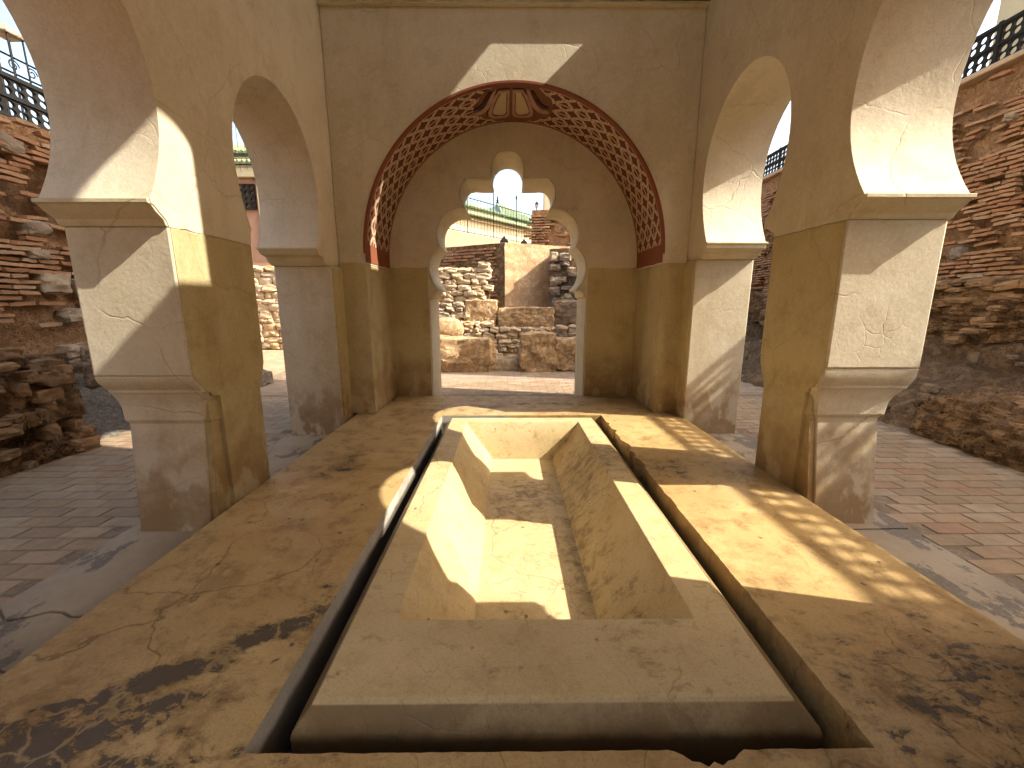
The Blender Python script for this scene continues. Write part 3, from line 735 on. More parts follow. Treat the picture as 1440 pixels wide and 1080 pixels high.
# concrete strips along the platform
for (x0, x1, nm) in ((-2.34, -1.675, 'L'), (1.87, 2.47, 'R')):
    cuts = [-1.4, .4, 1.3, 1.66 if nm == 'L' else 2.3, 2.9, 4.2, 5.3, 6.6]
    for k in range(len(cuts) - 1):
        y0, y1 = cuts[k], cuts[k + 1]
        def edge(ya, amp):
            return [(x0 + (x1 - x0) * i / 10, ya + amp * noise.noise(Vector((x0 + i * .37, ya * 3, 1.7)))) for i in range(11)]
        am = .09 if nm == 'L' else .01
        a = edge(y0, am); c = edge(y1, am)
        m = MB(); m.poly([[(p[0], p[1] + .005) for p in a] + [(p[0], p[1] - .005) for p in reversed(c)]], lambda p, q, t: (p, q, t), FLOOR - .06, FLOOR + .002 + .004 * (k % 2))
        m.build('slab', M['concrete'], pav2, bevel=.004)
TW, TD = .255, .125
tile_mesh = []
for k in range(5):
    m = MB(); e = .0045; bb = .004
    j = lambda: random.uniform(-.0035, .0035)
    w2, d2 = TW / 2 - e, TD / 2 - e
    c4 = [(-w2 + j(), -d2 + j()), (w2 + j(), -d2 + j()), (w2 + j(), d2 + j()), (-w2 + j(), d2 + j())]
    m.loft([[(x, y, -.03) for x, y in c4], [(x, y, -.006) for x, y in c4], [(x * .975, y * .95, 0) for x, y in c4]])
    me = bpy.data.meshes.new('paver')
    me.from_pydata(m.v, [], m.f); me.materials.append(M['tile']); tile_mesh.append((me, m))
def to_px(p):
    d = Vector(p) - Vector((0, 0, CAMZ)); cp, sp = math.cos(PITCH), math.sin(PITCH); cy, sy = math.cos(YAW), math.sin(YAW)
    fw = Vector((sy * cp, cy * cp, -sp)); rt = Vector((cy, -sy, 0)); u = rt.cross(fw); z = d.dot(fw)
    if z < .1: return None
    return 720 + F_PX * d.dot(rt) / z, 540 - F_PX * d.dot(u) / z, z
cand = []
def field(x0, x1, y0, y1):
    ny = int((y1 - y0) / TD); nx = int((x1 - x0) / TW) + 1
    for r_ in range(ny):
        off_ = (r_ % 2) * TW / 2 + random.uniform(-.01, .01)
        for c_ in range(nx + 1):
            x = x0 + off_ + (c_ - .0) * TW; y = y0 + (r_ + .5) * TD
            if x - TW / 2 < x0 - .001 or x + TW / 2 > x1 + .05: continue
            cand.append((x, y))
field(2.475, 4.3, -1.5, 6.1); field(-4.35, -2.345, -1.5, 6.1); field(-4.35, 4.3, 6.12, 8.75)
vis = []
for (x, y) in cand:
    p = to_px((x, y, FLOOR)); ok = False
    if p and -60 < p[0] < 1500 and p[1] < 1120:
        ok = True
        # hidden behind the pavilion's plinth and piers?
        if y > 6.1 and not (p[0] > 600 and p[0] < 840): ok = p[0] < 500 or p[0] > 1040
        if y < 6.1 and abs(x) > 2.3:
            lo, hi = (390, 960)
            if lo < p[0] < hi: ok = False
            if x < 0 and y > 2.4 and 200 < p[0] < 372: ok = False
            if x > 0 and y > 2.4 and 1070 < p[0] < 1235: ok = False
    vis.append((0 if ok else 1, math.hypot(x, y), x, y))
vis.sort()
rest = MB()
for i, (hid, d, x, y) in enumerate(vis):
    k = random.randrange(5); rz = random.uniform(-.02, .02) + (math.pi if random.random() < .5 else 0)
    z = FLOOR + random.uniform(-.0018, .0018)
    if i < 300:
        o = link_mesh('paver', tile_mesh[k][0], pav2, (x, y - 3, z - FLOOR)); o.rotation_euler = (random.uniform(-.005, .005), random.uniform(-.004, .004), rz)
    else:
        cs, sn = math.cos(rz), math.sin(rz)
        rest.add([(x + a * cs - b_ * sn, y + a * sn + b_ * cs, z + c) for a, b_, c in tile_mesh[k][1].v], tile_mesh[k][1].f)
def tile_rest():
    t = NT('paver_field')
    v = t.voro(5.3, 'F1', t.map(t.pos, scale=(.7, 1.4, 0))); h = t.sep(v.outputs['Color'])[0]
    a, _ = t.noise(10, 7, .7); b_, _ = t.noise(1.4, 5, .6)
    col = t.mix(h, (.27, .20, .14), (.35, .28, .20)); col = t.mix(t.ramp(a, .4, .7, 0, .5), col, (.25, .18, .12)); col = t.mix(t.ramp(b_, .5, .75, 0, .4), col, (.34, .21, .13))
    t.bump(a, .35, .02); return t.finish(col, .8)
o = rest.build('paver_field', tile_rest(), pav2, smooth=0); o['kind'] = 'stuff'

# ------------------------------------------------------------------ rocks and walls
def fbm(v, o=4):
    return sum(noise.noise(v * (2 ** i)) / (1.7 ** i) for i in range(o))
def rock_mesh(name, mat, size, seed, sub=3, sq=.55, amp=.12, freq=1.6, origin_bottom=False):
    """a weathered block: a subdivided cube pulled towards a rounded form and roughened"""
    import bmesh
    bm = bmesh.new(); bmesh.ops.create_cube(bm, size=2)
    bmesh.ops.subdivide_edges(bm, edges=bm.edges[:], cuts=sub, use_grid_fill=True)
    sx, sy, sz = [s_ / 2 for s_ in size]
    for v in bm.verts:
        p = v.co; q = p.normalized() * 1.22
        m_ = max(abs(p.x), abs(p.y), abs(p.z))
        c = p.lerp(q, 1 - sq)
        w_ = Vector((c.x * sx, c.y * sy, c.z * sz)); s0 = min(sx, sy, sz)
        nv = fbm(w_ * freq / max(.15, s0 * 2.2) + Vector((seed * 7.1, seed * 3.3, seed)), 5 if sub > 10 else 3)
        d = c.normalized() * nv * amp * s0 * 2
        v.co = w_ + d
    me = bpy.data.meshes.new(name); bm.to_mesh(me); bm.free()
    me.materials.append(mat); me.shade_smooth(); me.set_sharp_from_angle(angle=R(26))
    return me
def rough_sheet(name, mat, parent, P0, U, V, N, nu, nv, amp, freq, seed=0, prof=None, octs=4, closed=True, thick=.6):
    """wall face P0+u*U+v*V displaced along N, closed by a back so it has body"""
    P0, U, V, N = Vector(P0), Vector(U), Vector(V), Vector(N).normalized(); m = MB()
    for j in range(nv + 1):
        for i in range(nu + 1):
            u, v = i / nu, j / nv; p = P0 + U * u + V * v
            d = fbm(p * freq + Vector((seed, seed * 2, 0)), octs) * amp + (prof(u, v, p) if prof else 0)
            m.v.append(tuple(p + N * d))
    for j in range(nv):
        for i in range(nu):
            a = j * (nu + 1) + i; m.f.append((a, a + 1, a + nu + 2, a + nu + 1))
    if closed:
        b0 = len(m.v); cs = [0, nu, nv * (nu + 1) + nu, nv * (nu + 1)]
        loop = list(range(0, nu + 1)) + [j * (nu + 1) + nu for j in range(1, nv + 1)] + [nv * (nu + 1) + i for i in reversed(range(nu))] + [j * (nu + 1) for j in reversed(range(1, nv))]
        for k in loop: m.v.append(tuple(Vector(m.v[k]) - N * thick))
        L_ = len(loop)
        for i in range(L_):
            a, b_ = loop[i], loop[(i + 1) % L_]; m.f.append((a, b0 + i, b0 + (i + 1) % L_, b_))
        m.f.append(tuple(b0 + i for i in range(L_)))
    return m.build(name, mat, parent, smooth=60)

brick_meshes = []
for k in range(6):
    m = MB(); L_, H_, D_ = .27, .042, .10
    r_ = lambda a: random.uniform(-a, a)
    def rg(x, s_): return [(x + r_(.012), s_ * -D_ / 2 + r_(.01), -H_ / 2 + r_(.006)), (x + r_(.012), s_ * D_ / 2 + r_(.008), -H_ / 2 + r_(.006)), (x + r_(.012), s_ * D_ / 2 + r_(.012), H_ / 2 + r_(.006)), (x + r_(.012), s_ * -D_ / 2, H_ / 2 + r_(.006))]
    m.loft([rg(-L_ / 2, .9), rg(-L_ / 6, 1), rg(L_ / 6, 1), rg(L_ / 2, .9)])
    me = bpy.data.meshes.new('brick'); me.from_pydata(m.v, [], m.f); me.materials.append(M['brick']); me.shade_smooth(); me.set_sharp_from_angle(angle=R(30)); brick_meshes.append((me, m))

def brickwork(parent, P0, U, V, N, rows, pitch, keep, seed, maxn=290, length=.27, scale=1.0, proud=.02, view=None, restname='brick_courses'):
    """courses of thin bricks over the plane P0+u*U+v*V facing N; the most visible are parts, the rest joined"""
    P0, U, V, N = Vector(P0), Vector(U), Vector(V), Vector(N).normalized(); ul = U.length; un = U.normalized(); vn = V.normalized()
    rnd = random.Random(seed); items = []
    L0 = length * scale
    for r0 in range(rows):
        u = rnd.uniform(-L0, 0)
        while u < ul:
            w_ = L0 * rnd.uniform(.55, 1.08)
            c = P0 + un * (u + w_ / 2) + vn * ((r0 + .5) * pitch); u += w_ + .012 * scale
            if u > ul or c.z > (P0 + V).z - pitch * .4: continue
            k = keep(c)
            if rnd.random() > k: continue
            vis_ = 1
            if view is not None:
                p = to_px(c); vis_ = 0 if (p and view(p)) else 1
            items.append((vis_, (c - Vector((0, 0, 1.2))).length + rnd.uniform(0, .5), c, w_ / .27))
    items.sort(key=lambda t: (t[0], t[1])); rest_ = MB(); pr = root_of(parent)
    basis = Matrix((un, -N, vn)).transposed()      # local x along the course, y into the wall
    if basis.determinant() < 0: basis = Matrix((-un, -N, vn)).transposed()
    for i, (v_, d_, c, sx) in enumerate(items):
        k = rnd.randrange(6)
        rot = basis @ Matrix.Rotation(rnd.uniform(-.06, .06), 3, 'Y') @ Matrix.Rotation(rnd.uniform(-.12, .12), 3, 'Z')
        pos = c + N * (rnd.uniform(-.022, .022) * scale + proud + fbm(c * 1.3, 2) * .02)
        mt = Matrix.Translation(pos - pr) @ rot.to_4x4() @ Matrix.Diagonal((sx, scale * 1.0, scale * pitch / scale / .062, 1))
        if i < maxn:
            o = link_mesh('brick', brick_meshes[k][0], parent); o.matrix_local = mt
        else:
            m2 = Matrix.Translation(pr) @ mt
            rest_.add([m2 @ Vector(v) for v in brick_meshes[k][1].v], brick_meshes[k][1].f)
    if rest_.v:
        o = rest_.build(restname, M['brick_mass'], parent, smooth=30); o['kind'] = 'stuff'
    return len(items)
def brick_mass():
    t = NT('weathered_bricks'); v = t.voro(4.5, 'F1', t.map(t.pos, scale=(1, 1, 3.4))); h = t.sep(v.outputs['Color'])[0]
    a, _ = t.noise(10, 7, .7); col = t.mix(h, (.33, .17, .085), (.41, .24, .128)); col = t.mix(t.ramp(a, .4, .7, 0, .55), col, (.19, .09, .05))
    t.bump(a, .5, .02); return t.finish(col, .92)
M['brick_mass'] = brick_mass()

stone_meshes = {}
def stones(parent, mat, places, name='stone'):
    pr = root_of(parent)
    if mat not in stone_meshes:
        stone_meshes[mat] = [rock_mesh(name, M[mat], (1, 1, 1), 11 + k, sub=6, sq=.56, amp=.15, freq=2.4) for k in range(6)]
    for (p, s_, rz) in places:
        o = link_mesh(name, random.choice(stone_meshes[mat]), parent, Vector(p) - pr); o.scale = s_; o.rotation_euler = (random.uniform(-.15, .15), random.uniform(-.12, .12), rz)

# --- right: battered earth bank and brick retaining wall, railing at street level
XW = 6.75
rw = empty('retaining_wall', (XW, 5, FLOOR), 'tall rough red brick retaining wall on the right with eroded courses under the lattice railing', 'wall')
rough_sheet('wall_core', M['earth'], rw, (XW - .15, -7.9, .2), (0, 22, 0), (.38, 0, 4.25), (-1, 0, .06), 150, 46, .13, 1.3, 3, thick=.5)
def keep_r(c):
    v = fbm(Vector((c.y * .9, c.z * 1.2, 4)), 4); k = .92 if v > -.05 else .22
    if c.z < 1.35: k *= .12
    if c.z > 4.0: k *= .1
    return k
brickwork(rw, (XW - .26, 2.9, .9), (0, 10.5, 0), (.34, 0, 3.4), (-1, 0, .06), 57, .060, keep_r, 5, proud=.008, view=lambda p: p[0] > 1300 and p[0] < 1460 and p[1] < 480)
m = MB(); m.box(XW + .05, XW + .62, -7.9, 14.1, 4.42, 4.50); m.build('wall_coping', M['tan'], rw, bevel=.02)
pl = []
for (y, z, a, b_, c) in ((6.9, 3.35, .12, .5, .22), (7.5, 3.75, .1, .28, .12), (6.2, 1.9, .1, .16, .16), (7.1, 2.35, .1, .26, .12), (6.4, 2.7, .1, .2, .1), (7.9, 1.6, .1, .22, .16), (6.0, 3.6, .1, .14, .08),
                         (10.6, 3.4, .1, .3, .16), (11.4, 2.6, .1, .25, .2), (6.7, 1.35, .1, .3, .2), (7.4, 2.9, .1, .12, .12), (5.9, 1.5, .1, .3, .14)):
    pl.append(((XW - .30 + .08 * z, y, z), (a * 2.2, b_, c), 0))
stones(rw, 'stone', pl)

def bank_prof(u, v, p): return 0
bank = rough_sheet('earth_bank', M['dark_earth'], None, (4.15, -5, FLOOR - .1), (0, 17.5, 0), (2.5, 0, 1.05), (-.4, 0, 1), 320, 60, .16, 1.35, 9, octs=6,
                   prof=lambda u, v, p: .22 * max(0, noise.noise(Vector((p.x * 1.2, p.y * .55, 3)))) - .05 + (.22 if v > .72 else 0) * (1 + .5 * noise.noise(p * 3)), thick=.4)
tag(bank, 'dark eroded earth bank sloping down to the pavers on the right', 'earth bank')
pl = []
for i in range(34):
    y = random.uniform(2.6, 9); u = random.random(); pl.append(((4.3 + 2.3 * u, y, FLOOR + .12 + .95 * u), tuple(random.uniform(.03, .16) for _ in range(3)), random.uniform(0, 3)))
stones(bank, 'grey_rock', pl)
mound = link_mesh('mound', rock_mesh('mound', M['conglom'], (1.3, 2.6, .62), 5, sub=50, sq=.45, amp=.15, freq=3.4), None, (4.98, 3.05, FLOOR + .16))
tag(mound, 'brown layered lump of collapsed masonry at the foot of the right bank', 'rubble mound')
ledge = link_mesh('masonry_ledge', rock_mesh('masonry_ledge', M['conglom'], (1.0, 8.5, .75), 15, sub=64, sq=.7, amp=.14, freq=4.5), None, (6.45, 6.4, 1.1))
tag(ledge, 'eroded brown rubble footing under the right brick wall', 'wall footing')

# --- left: footing, brick wall set back above it
lw = empty('retaining_wall', (-5.6, 5, FLOOR), 'rough left retaining wall of brick courses with grey field stones set in it', 'wall')
rough_sheet('wall_core', M['earth'], lw, (-5.45, 8.4, FLOOR), (0, -16.2, 0), (-.1, 0, 3.40), (1, 0, .03), 150, 40, .10, 1.5, 21, thick=.4)
def keep_l(c):
    v = fbm(Vector((c.y * .9, c.z * 1.1, 9)), 3); k = .88 if v > -.02 else .2
    return k * (.15 if c.z < .9 else 1) * (.1 if c.z > 3.0 else 1)
brickwork(lw, (-5.36, 8.2, .5), (0, -5.7, 0), (-.08, 0, 2.7), (1, 0, .03), 45, .060, keep_l, 8, proud=.004, view=lambda p: p[0] < 135 and p[1] < 530)
pl = []
for (px_y, z, a, c) in ((5.05, 1.42, .30, .22), (5.42, 1.40, .30, .2), (5.78, 1.42, .18, .22), (5.9, 1.92, .2, .2), (5.55, 2.12, .22, .18), (5.25, 2.35, .3, .15), (5.0, 2.05, .26, .14), (6.0, 2.3, .14, .2),
                       (5.55, .95, .16, .12), (5.1, .62, .2, .16), (5.75, .72, .16, .14), (5.2, 1.05, .24, .16), (5.95, 1.1, .16, .14), (6.05, .8, .14, .13), (4.9, 2.9, .3, .16), (5.6, 2.75, .2, .12),
                       (5.85, .45, .2, .16), (6.1, 1.6, .16, .2), (4.95, 1.75, .2, .1)):
    pl.append(((-5.36 - .03 * z, px_y, z), (.20, a, c), 0))
stones(lw, 'stone', pl)
foot = rough_sheet('wall_footing', M['conglom'], None, (-4.02, 3.85, FLOOR - .1), (0, -6.5, 0), (-.06, 0, 1.02), (1, 0, .05), 260, 54, .085, 3.4, 31, octs=6,
                   prof=lambda u, v, p: (-.10 if .28 < v < .42 else 0) * (1 + noise.noise(p * 2)) + .06 * noise.noise(p * 5), thick=1.45)
tag(foot, 'low wide brown masonry footing along the left pavers', 'wall footing')
pitl = rough_sheet('rubble_slope', M['gravel'], None, (-4.1, 3.9, FLOOR - .05), (-1.5, 0, .5), (0, 3.2, .25), (0, -.05, 1), 40, 60, .05, 4, 41, thick=.2)
tag(pitl, 'grey gravel slope behind the end of the left footing', 'gravel slope')
pl = []
for i in range(26): pl.append(((random.uniform(-5.2, -4.1), random.uniform(4.6, 6.2), FLOOR + random.uniform(.1, .75)), tuple(random.uniform(.08, .3) for _ in range(3)), random.uniform(0, 3)))
rub = empty('rubble_heap', (-4.7, 5.4, FLOOR), 'heap of loose pale rubble stones beside the left pavers', 'rubble')
stones(rub, 'grey_rock', pl)

random.seed(77)
pl = []
for i in range(85):
    z = random.uniform(.0, .95); pl.append(((-4.05 + random.uniform(-.03, .03), random.uniform(1.6, 3.8), FLOOR + z), (.16, random.uniform(.07, .26), random.uniform(.05, .13)), 0))
for i in range(30):
    pl.append(((random.uniform(-4.7, -4.1), random.uniform(1.8, 3.8), FLOOR + .95), (random.uniform(.1, .3), random.uniform(.1, .25), .1), random.uniform(0, 3)))
stones(foot, 'brown_stone', pl)
pl = []
for i in range(150):
    y = random.uniform(3.6, 9.6); z = random.uniform(.72, 1.5); pl.append(((5.88 + .06 * z + random.uniform(-.05, .05), y, z), (.18, random.uniform(.08, .3), random.uniform(.04, .12)), 0))
stones(ledge, 'brown_stone', pl)
pl = []
for i in range(45):
    t_2 = random.uniform(0, math.pi); r_2 = random.uniform(.3, .95)
    pl.append(((4.98 - .66 * math.sin(t_2) * r_2, 3.05 + 1.25 * math.cos(t_2) * r_2, FLOOR + .18 + .33 * math.sqrt(1 - r_2 * r_2 * .9)), (random.uniform(.06, .18), random.uniform(.06, .2), random.uniform(.04, .1)), random.uniform(0, 3)))
stones(mound, 'brown_stone', pl)
# --- lattice railings
def railing(x, y0, y1, z0, ht, label, pw=.80):
    r0 = empty('railing', (x, (y0 + y1) / 2, z0), label, 'railing', 'dark lattice railings at street level')
    cols = 6; loops = [[(0, .05), (pw - .05, .05), (pw - .05, ht - .05), (0, ht - .05)]]
    rw_, rh = .050, (ht - .1 - .08) / 4 * .48
    zz = [.05 + .03 + rh, 0, 0, 0]; gap = rh * 2 + .005
    zs_ = [.05 + .02 + rh, .05 + .02 + rh + gap, 0, 0]; mid = ht / 2
    zs_ = [.06 + rh, .06 + rh + gap, ht - .06 - rh - gap, ht - .06 - rh]
    for c in range(cols):
        for z in zs_:
            cx_ = (c + .5) * (pw - .05) / cols
            loops.append([(cx_ + rw_ * math.cos(t), z + rh * math.sin(t)) for t in [2 * math.pi * i / 12 for i in range(12)]])
    m = MB(); m.poly(loops, lambda a, b_, t: (t, a, b_), -.018, .018)
    me = bpy.data.meshes.new('lattice_panel'); me.from_pydata(m.v, [], m.f); me.materials.append(M['dark_wood'])
    pm = MB(); pm.box(-.03, .03, -.025, .025, 0, ht + .02); mp = bpy.data.meshes.new('post'); mp.from_pydata(pm.v, [], pm.f); mp.materials.append(M['dark_wood'])
    k = 0; y = y0
    while y < y1:
        link_mesh('lattice_panel', me, r0, (0, y + .025 - (y0 + y1) / 2, 0)); link_mesh('post', mp, r0, (0, y - (y0 + y1) / 2, 0)); y += pw
    for nm, a, b_ in (('bottom_rail', .0, .05), ('middle_rail', ht / 2 - .016, ht / 2 + .016), ('top_rail', ht - .05, ht)):
        m = MB(); m.box(x - .035, x + .035, y0, y, z0 + a, z0 + b_); m.build(nm, M['dark_wood'], r0, bevel=.004)
    return r0
railing(6.95, -7, 14, 4.50, .56, 'dark lattice railing with round openings above the right brick wall')
railing(-5.62, -7, 8.2, 3.22, .50, 'dark lattice railing with round openings above the left brick wall')

exec_marker = None
# ------------------------------------------------------------------ ruins beyond the doorway
def block(name, size, loc, mat, seed, label, cat, group=None, sub=20, sq=.78, amp=.10, freq=2.6, rz=0):
    o = link_mesh(name, rock_mesh(name, M[mat], size, seed, sub=sub, sq=sq, amp=amp, freq=freq), None, loc); o.rotation_euler = (0, 0, rz)
    return tag(o, label, cat, group)
G_B = 'weathered blocks behind the doorway'
block('masonry_block', (2.6, .62, .70), (-1.62, 8.52, .15), 'ochre_rock', 2, 'wide low ochre block left of the grey step beyond the doorway', 'block', G_B, sub=30, amp=.09)
block('masonry_block', (.72, .62, .80), (.60, 8.52, .20), 'ochre_rock', 4, 'upright pitted ochre block right of the grey step beyond the doorway', 'block', G_B, sub=26)
block('masonry_block', (1.7, .62, .66), (1.78, 8.56, .17), 'ochre_rock', 6, 'ochre block at the right jamb with a hollow under its left corner', 'block', G_B, sub=26)
block('stone_step', (.95, .5, .26), (-.02, 8.62, -.06), 'pale_rock', 8, 'pale grey stone step between two ochre blocks', 'step', None, sub=12, sq=.92, amp=.04)
block('masonry_block', (1.28, .55, .46), (.40, 9.72, .86), 'ochre_rock', 12, 'long rounded ochre block lying on the rubble in the middle', 'block', G_B, sub=26)
block('masonry_block', (.70, .5, .62), (-.62, 9.75, .95), 'ochre_rock', 13, 'squat brown block left of the long rounded block', 'block', G_B, sub=20)
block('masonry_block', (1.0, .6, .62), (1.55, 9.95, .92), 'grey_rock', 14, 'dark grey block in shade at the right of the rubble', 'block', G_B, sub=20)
block('boulder', (.72, .55, .46), (-1.40, 9.15, .62), 'ochre_rock', 16, 'smooth yellow boulder resting on the rubble beside the left jamb', 'boulder', None, sub=16, sq=.3, amp=.05)
def stone_wall(name, label, x0, x1, y, z0, z1, sz, mat, seed, top=None, d=.4, core='conglom'):
    w0 = empty(name, ((x0 + x1) / 2, y, z0), label, 'wall')
    random.seed(seed)
    m = MB(); m.box(x0 + .06, x1 - .06, y + .10, y + d, z0 - .3, (z1 - .08) if top is None else min(top(x0), top(x1), top((x0 + x1) / 2)) - .1)
    m.build('wall_core', M[core], w0)
    pl = []; z = z0
    while z < z1:
        hh = sz * random.uniform(.5, .88); x = x0 + random.uniform(0, sz * .5)
        while x < x1:
            ww = sz * random.uniform(.6, 1.8)
            if x + ww * .7 > x1: break
            if top is None or z + hh * .6 < top(x + ww / 2):
                pl.append(((x + ww / 2, y + .08 + random.uniform(-.03, .03), z + hh / 2), (ww * .98, .3, hh * 1.04), random.uniform(-.12, .12)))
            x += ww
        z += hh
    stones(w0, mat, pl)
    return w0
stone_wall('rubble_wall', 'pale dry stone wall with a stepped end left of the plaster corner', -2.9, -.40, 10.2, .5, 2.16, .20, 'warm_stone', 5,
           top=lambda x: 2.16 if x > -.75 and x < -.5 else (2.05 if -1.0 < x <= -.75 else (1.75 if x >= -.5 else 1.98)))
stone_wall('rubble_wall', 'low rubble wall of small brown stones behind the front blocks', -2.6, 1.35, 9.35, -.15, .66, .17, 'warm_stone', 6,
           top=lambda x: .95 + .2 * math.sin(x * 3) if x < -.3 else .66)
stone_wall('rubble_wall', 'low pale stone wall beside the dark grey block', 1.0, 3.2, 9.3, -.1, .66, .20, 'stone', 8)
# earth fill so that nothing floats
fill = rough_sheet('rubble_ground', M['ochre_rock'], None, (-4.0, 8.75, FLOOR - .1), (8.2, 0, 0), (0, 1.6, 1.0), (0, -.4, 1), 90, 30, .06, 2.5, 51, thick=.4)
tag(fill, 'earth and rubble slope under the ruined walls', kind='structure')
rh_ = empty('rubble_heap', (-.2, 9.1, 0), 'broken rubble packed between the ochre blocks beyond the doorway', 'rubble')
random.seed(23); pl = []
for i in range(110):
    x = random.uniform(-2.2, 2.2); y = random.uniform(8.85, 9.9); q = random.uniform(.06, .2)
    if -.35 < x < .25 and y < 8.95: continue
    pl.append(((x, y, FLOOR - .05 + (y - 8.75) / 1.6 * 1.0 + q * .3), (q * random.uniform(.8, 1.6), q, q * random.uniform(.5, 1)), random.uniform(0, 3)))
for i in range(26):
    pl.append(((random.uniform(-1.3, .9), random.uniform(9.55, 9.85), random.uniform(.62, .98)), (random.uniform(.07, .2), .16, random.uniform(.06, .13)), random.uniform(0, 3)))
stones(rh_, 'warm_stone', pl)
# plaster bastion with a corner towards the viewer
bas = empty('bastion_wall', (-.1, 12, FLOOR), 'old plastered bastion with a sharp vertical corner, right face sunlit and left face brick', 'wall')
C0 = Vector((-.10, 11.9, 0)); CL = Vector((-4.3, 14.3, 0)); CR = Vector((2.3, 12.9, 0))
n1 = Vector((-(C0 - CL).y, (C0 - CL).x, 0)).normalized(); n1 = -n1 if n1.y > 0 else n1
rough_sheet('render_face', M['rubble_plaster'], bas, C0 + Vector((0, 0, .2)), CR - C0, (0, 0, 2.63), (.35, -.9, 0), 60, 44, .035, 1.8, 61, thick=.5)
rough_sheet('brick_face', M['conglom'], bas, CL + Vector((0, 0, .2)), C0 - CL, (0, 0, 2.63), n1, 70, 44, .035, 1.8, 62, thick=.5)
brickwork(bas, tuple(CL + Vector((0, 0, 1.2))), tuple((C0 - CL) * .97), (0, 0, 1.55), n1, 18, .085, lambda c: .75 if fbm(c * .8, 2) > -.2 else .1, 9, maxn=120, proud=.0, scale=1.2,
          view=lambda p: 600 < p[0] < 720)
# brick tower stump standing behind the bastion, with a rubble buttress in front of it
tw = empty('tower_stump', (2.3, 13.6, FLOOR), 'rough brick tower stump rising above the bastion on the right', 'tower')
rough_sheet('tower_face', M['earth'], tw, (.74, 13.5, .3), (3.0, -.5, 0), (0, 0, 3.70), (-.3, -1, 0), 60, 60, .06, 1.8, 71, thick=1.2)
brickwork(tw, (.78, 13.45, 2.4), (2.9, -.48, 0), (0, 0, 1.5), (-.3, -1, 0), 19, .08, lambda c: .9 if fbm(c * .9, 2) > -.25 else .2, 12, maxn=130, scale=1.15, view=lambda p: 740 < p[0] < 820)
bt = empty('rubble_buttress', (2.2, 11.6, FLOOR), 'shaded buttress of large rubble stones at the right jamb of the doorway', 'buttress')
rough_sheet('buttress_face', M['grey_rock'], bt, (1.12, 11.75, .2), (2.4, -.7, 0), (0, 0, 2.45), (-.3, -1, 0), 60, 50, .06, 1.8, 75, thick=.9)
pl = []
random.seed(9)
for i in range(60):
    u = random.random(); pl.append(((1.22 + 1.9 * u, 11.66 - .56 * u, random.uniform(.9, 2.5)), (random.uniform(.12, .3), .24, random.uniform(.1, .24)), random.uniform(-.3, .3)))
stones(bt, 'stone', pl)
m = MB(); m.box(1.10, 1.28, 13.5, 13.8, 3.9, 5.6); o = m.build('gate_post', M['cream'], None, bevel=.01); tag(o, 'tall pale post standing on top of the tower stump', 'post')
o2 = empty('lattice_screen', (1.42, 13.5, 4.0), 'dark lattice screen beside the pale post on the tower stump', 'screen')
loops = [[(0, 0), (1.2, 0), (1.2, .95), (0, .95)]]
for i in range(6):
    for z in (.14, .33, .60, .79):
        loops.append([(.12 + i * .19 + .055 * math.cos(t), z + .08 * math.sin(t)) for t in [2 * math.pi * k / 10 for k in range(10)]])
m = MB(); m.poly(loops, lambda a, b_, t: (1.36 + a, 13.5 - .25 * a + t, 4.0 + b_), 0, .04); m.build('lattice_panel', M['dark_wood'], o2)
m = MB(); m.box(1.32, 1.40, 13.49, 13.56, 3.9, 5.1); m.build('post', M['dark_wood'], o2)

def lantern(loc, h, label, name='street_lantern'):
    x, y, z = loc; l = empty(name, loc, label, 'lantern', 'iron lanterns')
    m = MB(); m.lathe(x, y, [(h * .10, z), (h * .08, z + h * .05), (h * .03, z + h * .12), (h * .03, z + h * .22)], 8); m.build('lamp_base', M['iron'], l)
    m = MB(); m.loft([[(x + sx * w_, y + sy * w_, zz_) for sx, sy in ((-1, -1), (1, -1), (1, 1), (-1, 1))] for w_, zz_ in ((h * .13, z + h * .22), (h * .2, z + h * .62))]); m.build('lamp_glass', M['lamp_glass'], l)
    m = MB(); m.loft([[(x + sx * w_, y + sy * w_, zz_) for sx, sy in ((-1, -1), (1, -1), (1, 1), (-1, 1))] for w_, zz_ in ((h * .24, z + h * .62), (h * .24, z + h * .66), (h * .07, z + h * .88), (h * .05, z + h * .92), (h * .015, z + h))]); m.build('lamp_roof', M['iron'], l)
    for sx in (-1, 1):
        for sy in (-1, 1):
            m = MB(); m.tube([(x + sx * h * .13, y + sy * h * .13, z + h * .22), (x + sx * h * .2, y + sy * h * .2, z + h * .64)], h * .012, 4); m.build('lamp_bar', M['iron'], l)
    return l
lantern((.86, 13.3, 3.98), .24, 'small black lantern on the left corner of the tower stump')

# --- far building with green glazed roofs, seen over the ruins
AN = math.radians(-27)                                   # its front recedes to the right
ux = Vector((math.cos(AN) * 1, -math.sin(AN) * -1, 0)); ux = Vector((.63, .776, 0)).normalized(); un = Vector((.776, -.63, 0)).normalized()
B0 = Vector((-2.28, 22.3, 0)) - ux * 9
fb = empty('mosque_building', tuple(B0), 'cream building with green glazed hipped roofs and a tiled frieze beyond the ruins', 'building')
def obox(m, p, L_, D_, z0, z1):
    a = Vector(p); b_ = a + ux * L_; c = b_ - un * D_; d_ = a - un * D_
    m.loft([[(q.x, q.y, z) for q in (a, b_, c, d_)] for z in (z0, z1)]); return m
LB = 26
m = MB(); obox(m, B0, LB, 9, 2.0, 5.62); m.build('wall', M['cream'], fb)
m = MB(); obox(m, B0 + un * .05, LB, .3, 2.0, 4.0); m.build('salmon_base', M['pink'], fb)
m = MB(); obox(m, B0 + un * .12, LB, .4, 5.42, 5.50); m.build('string_course', M['cream'], fb)
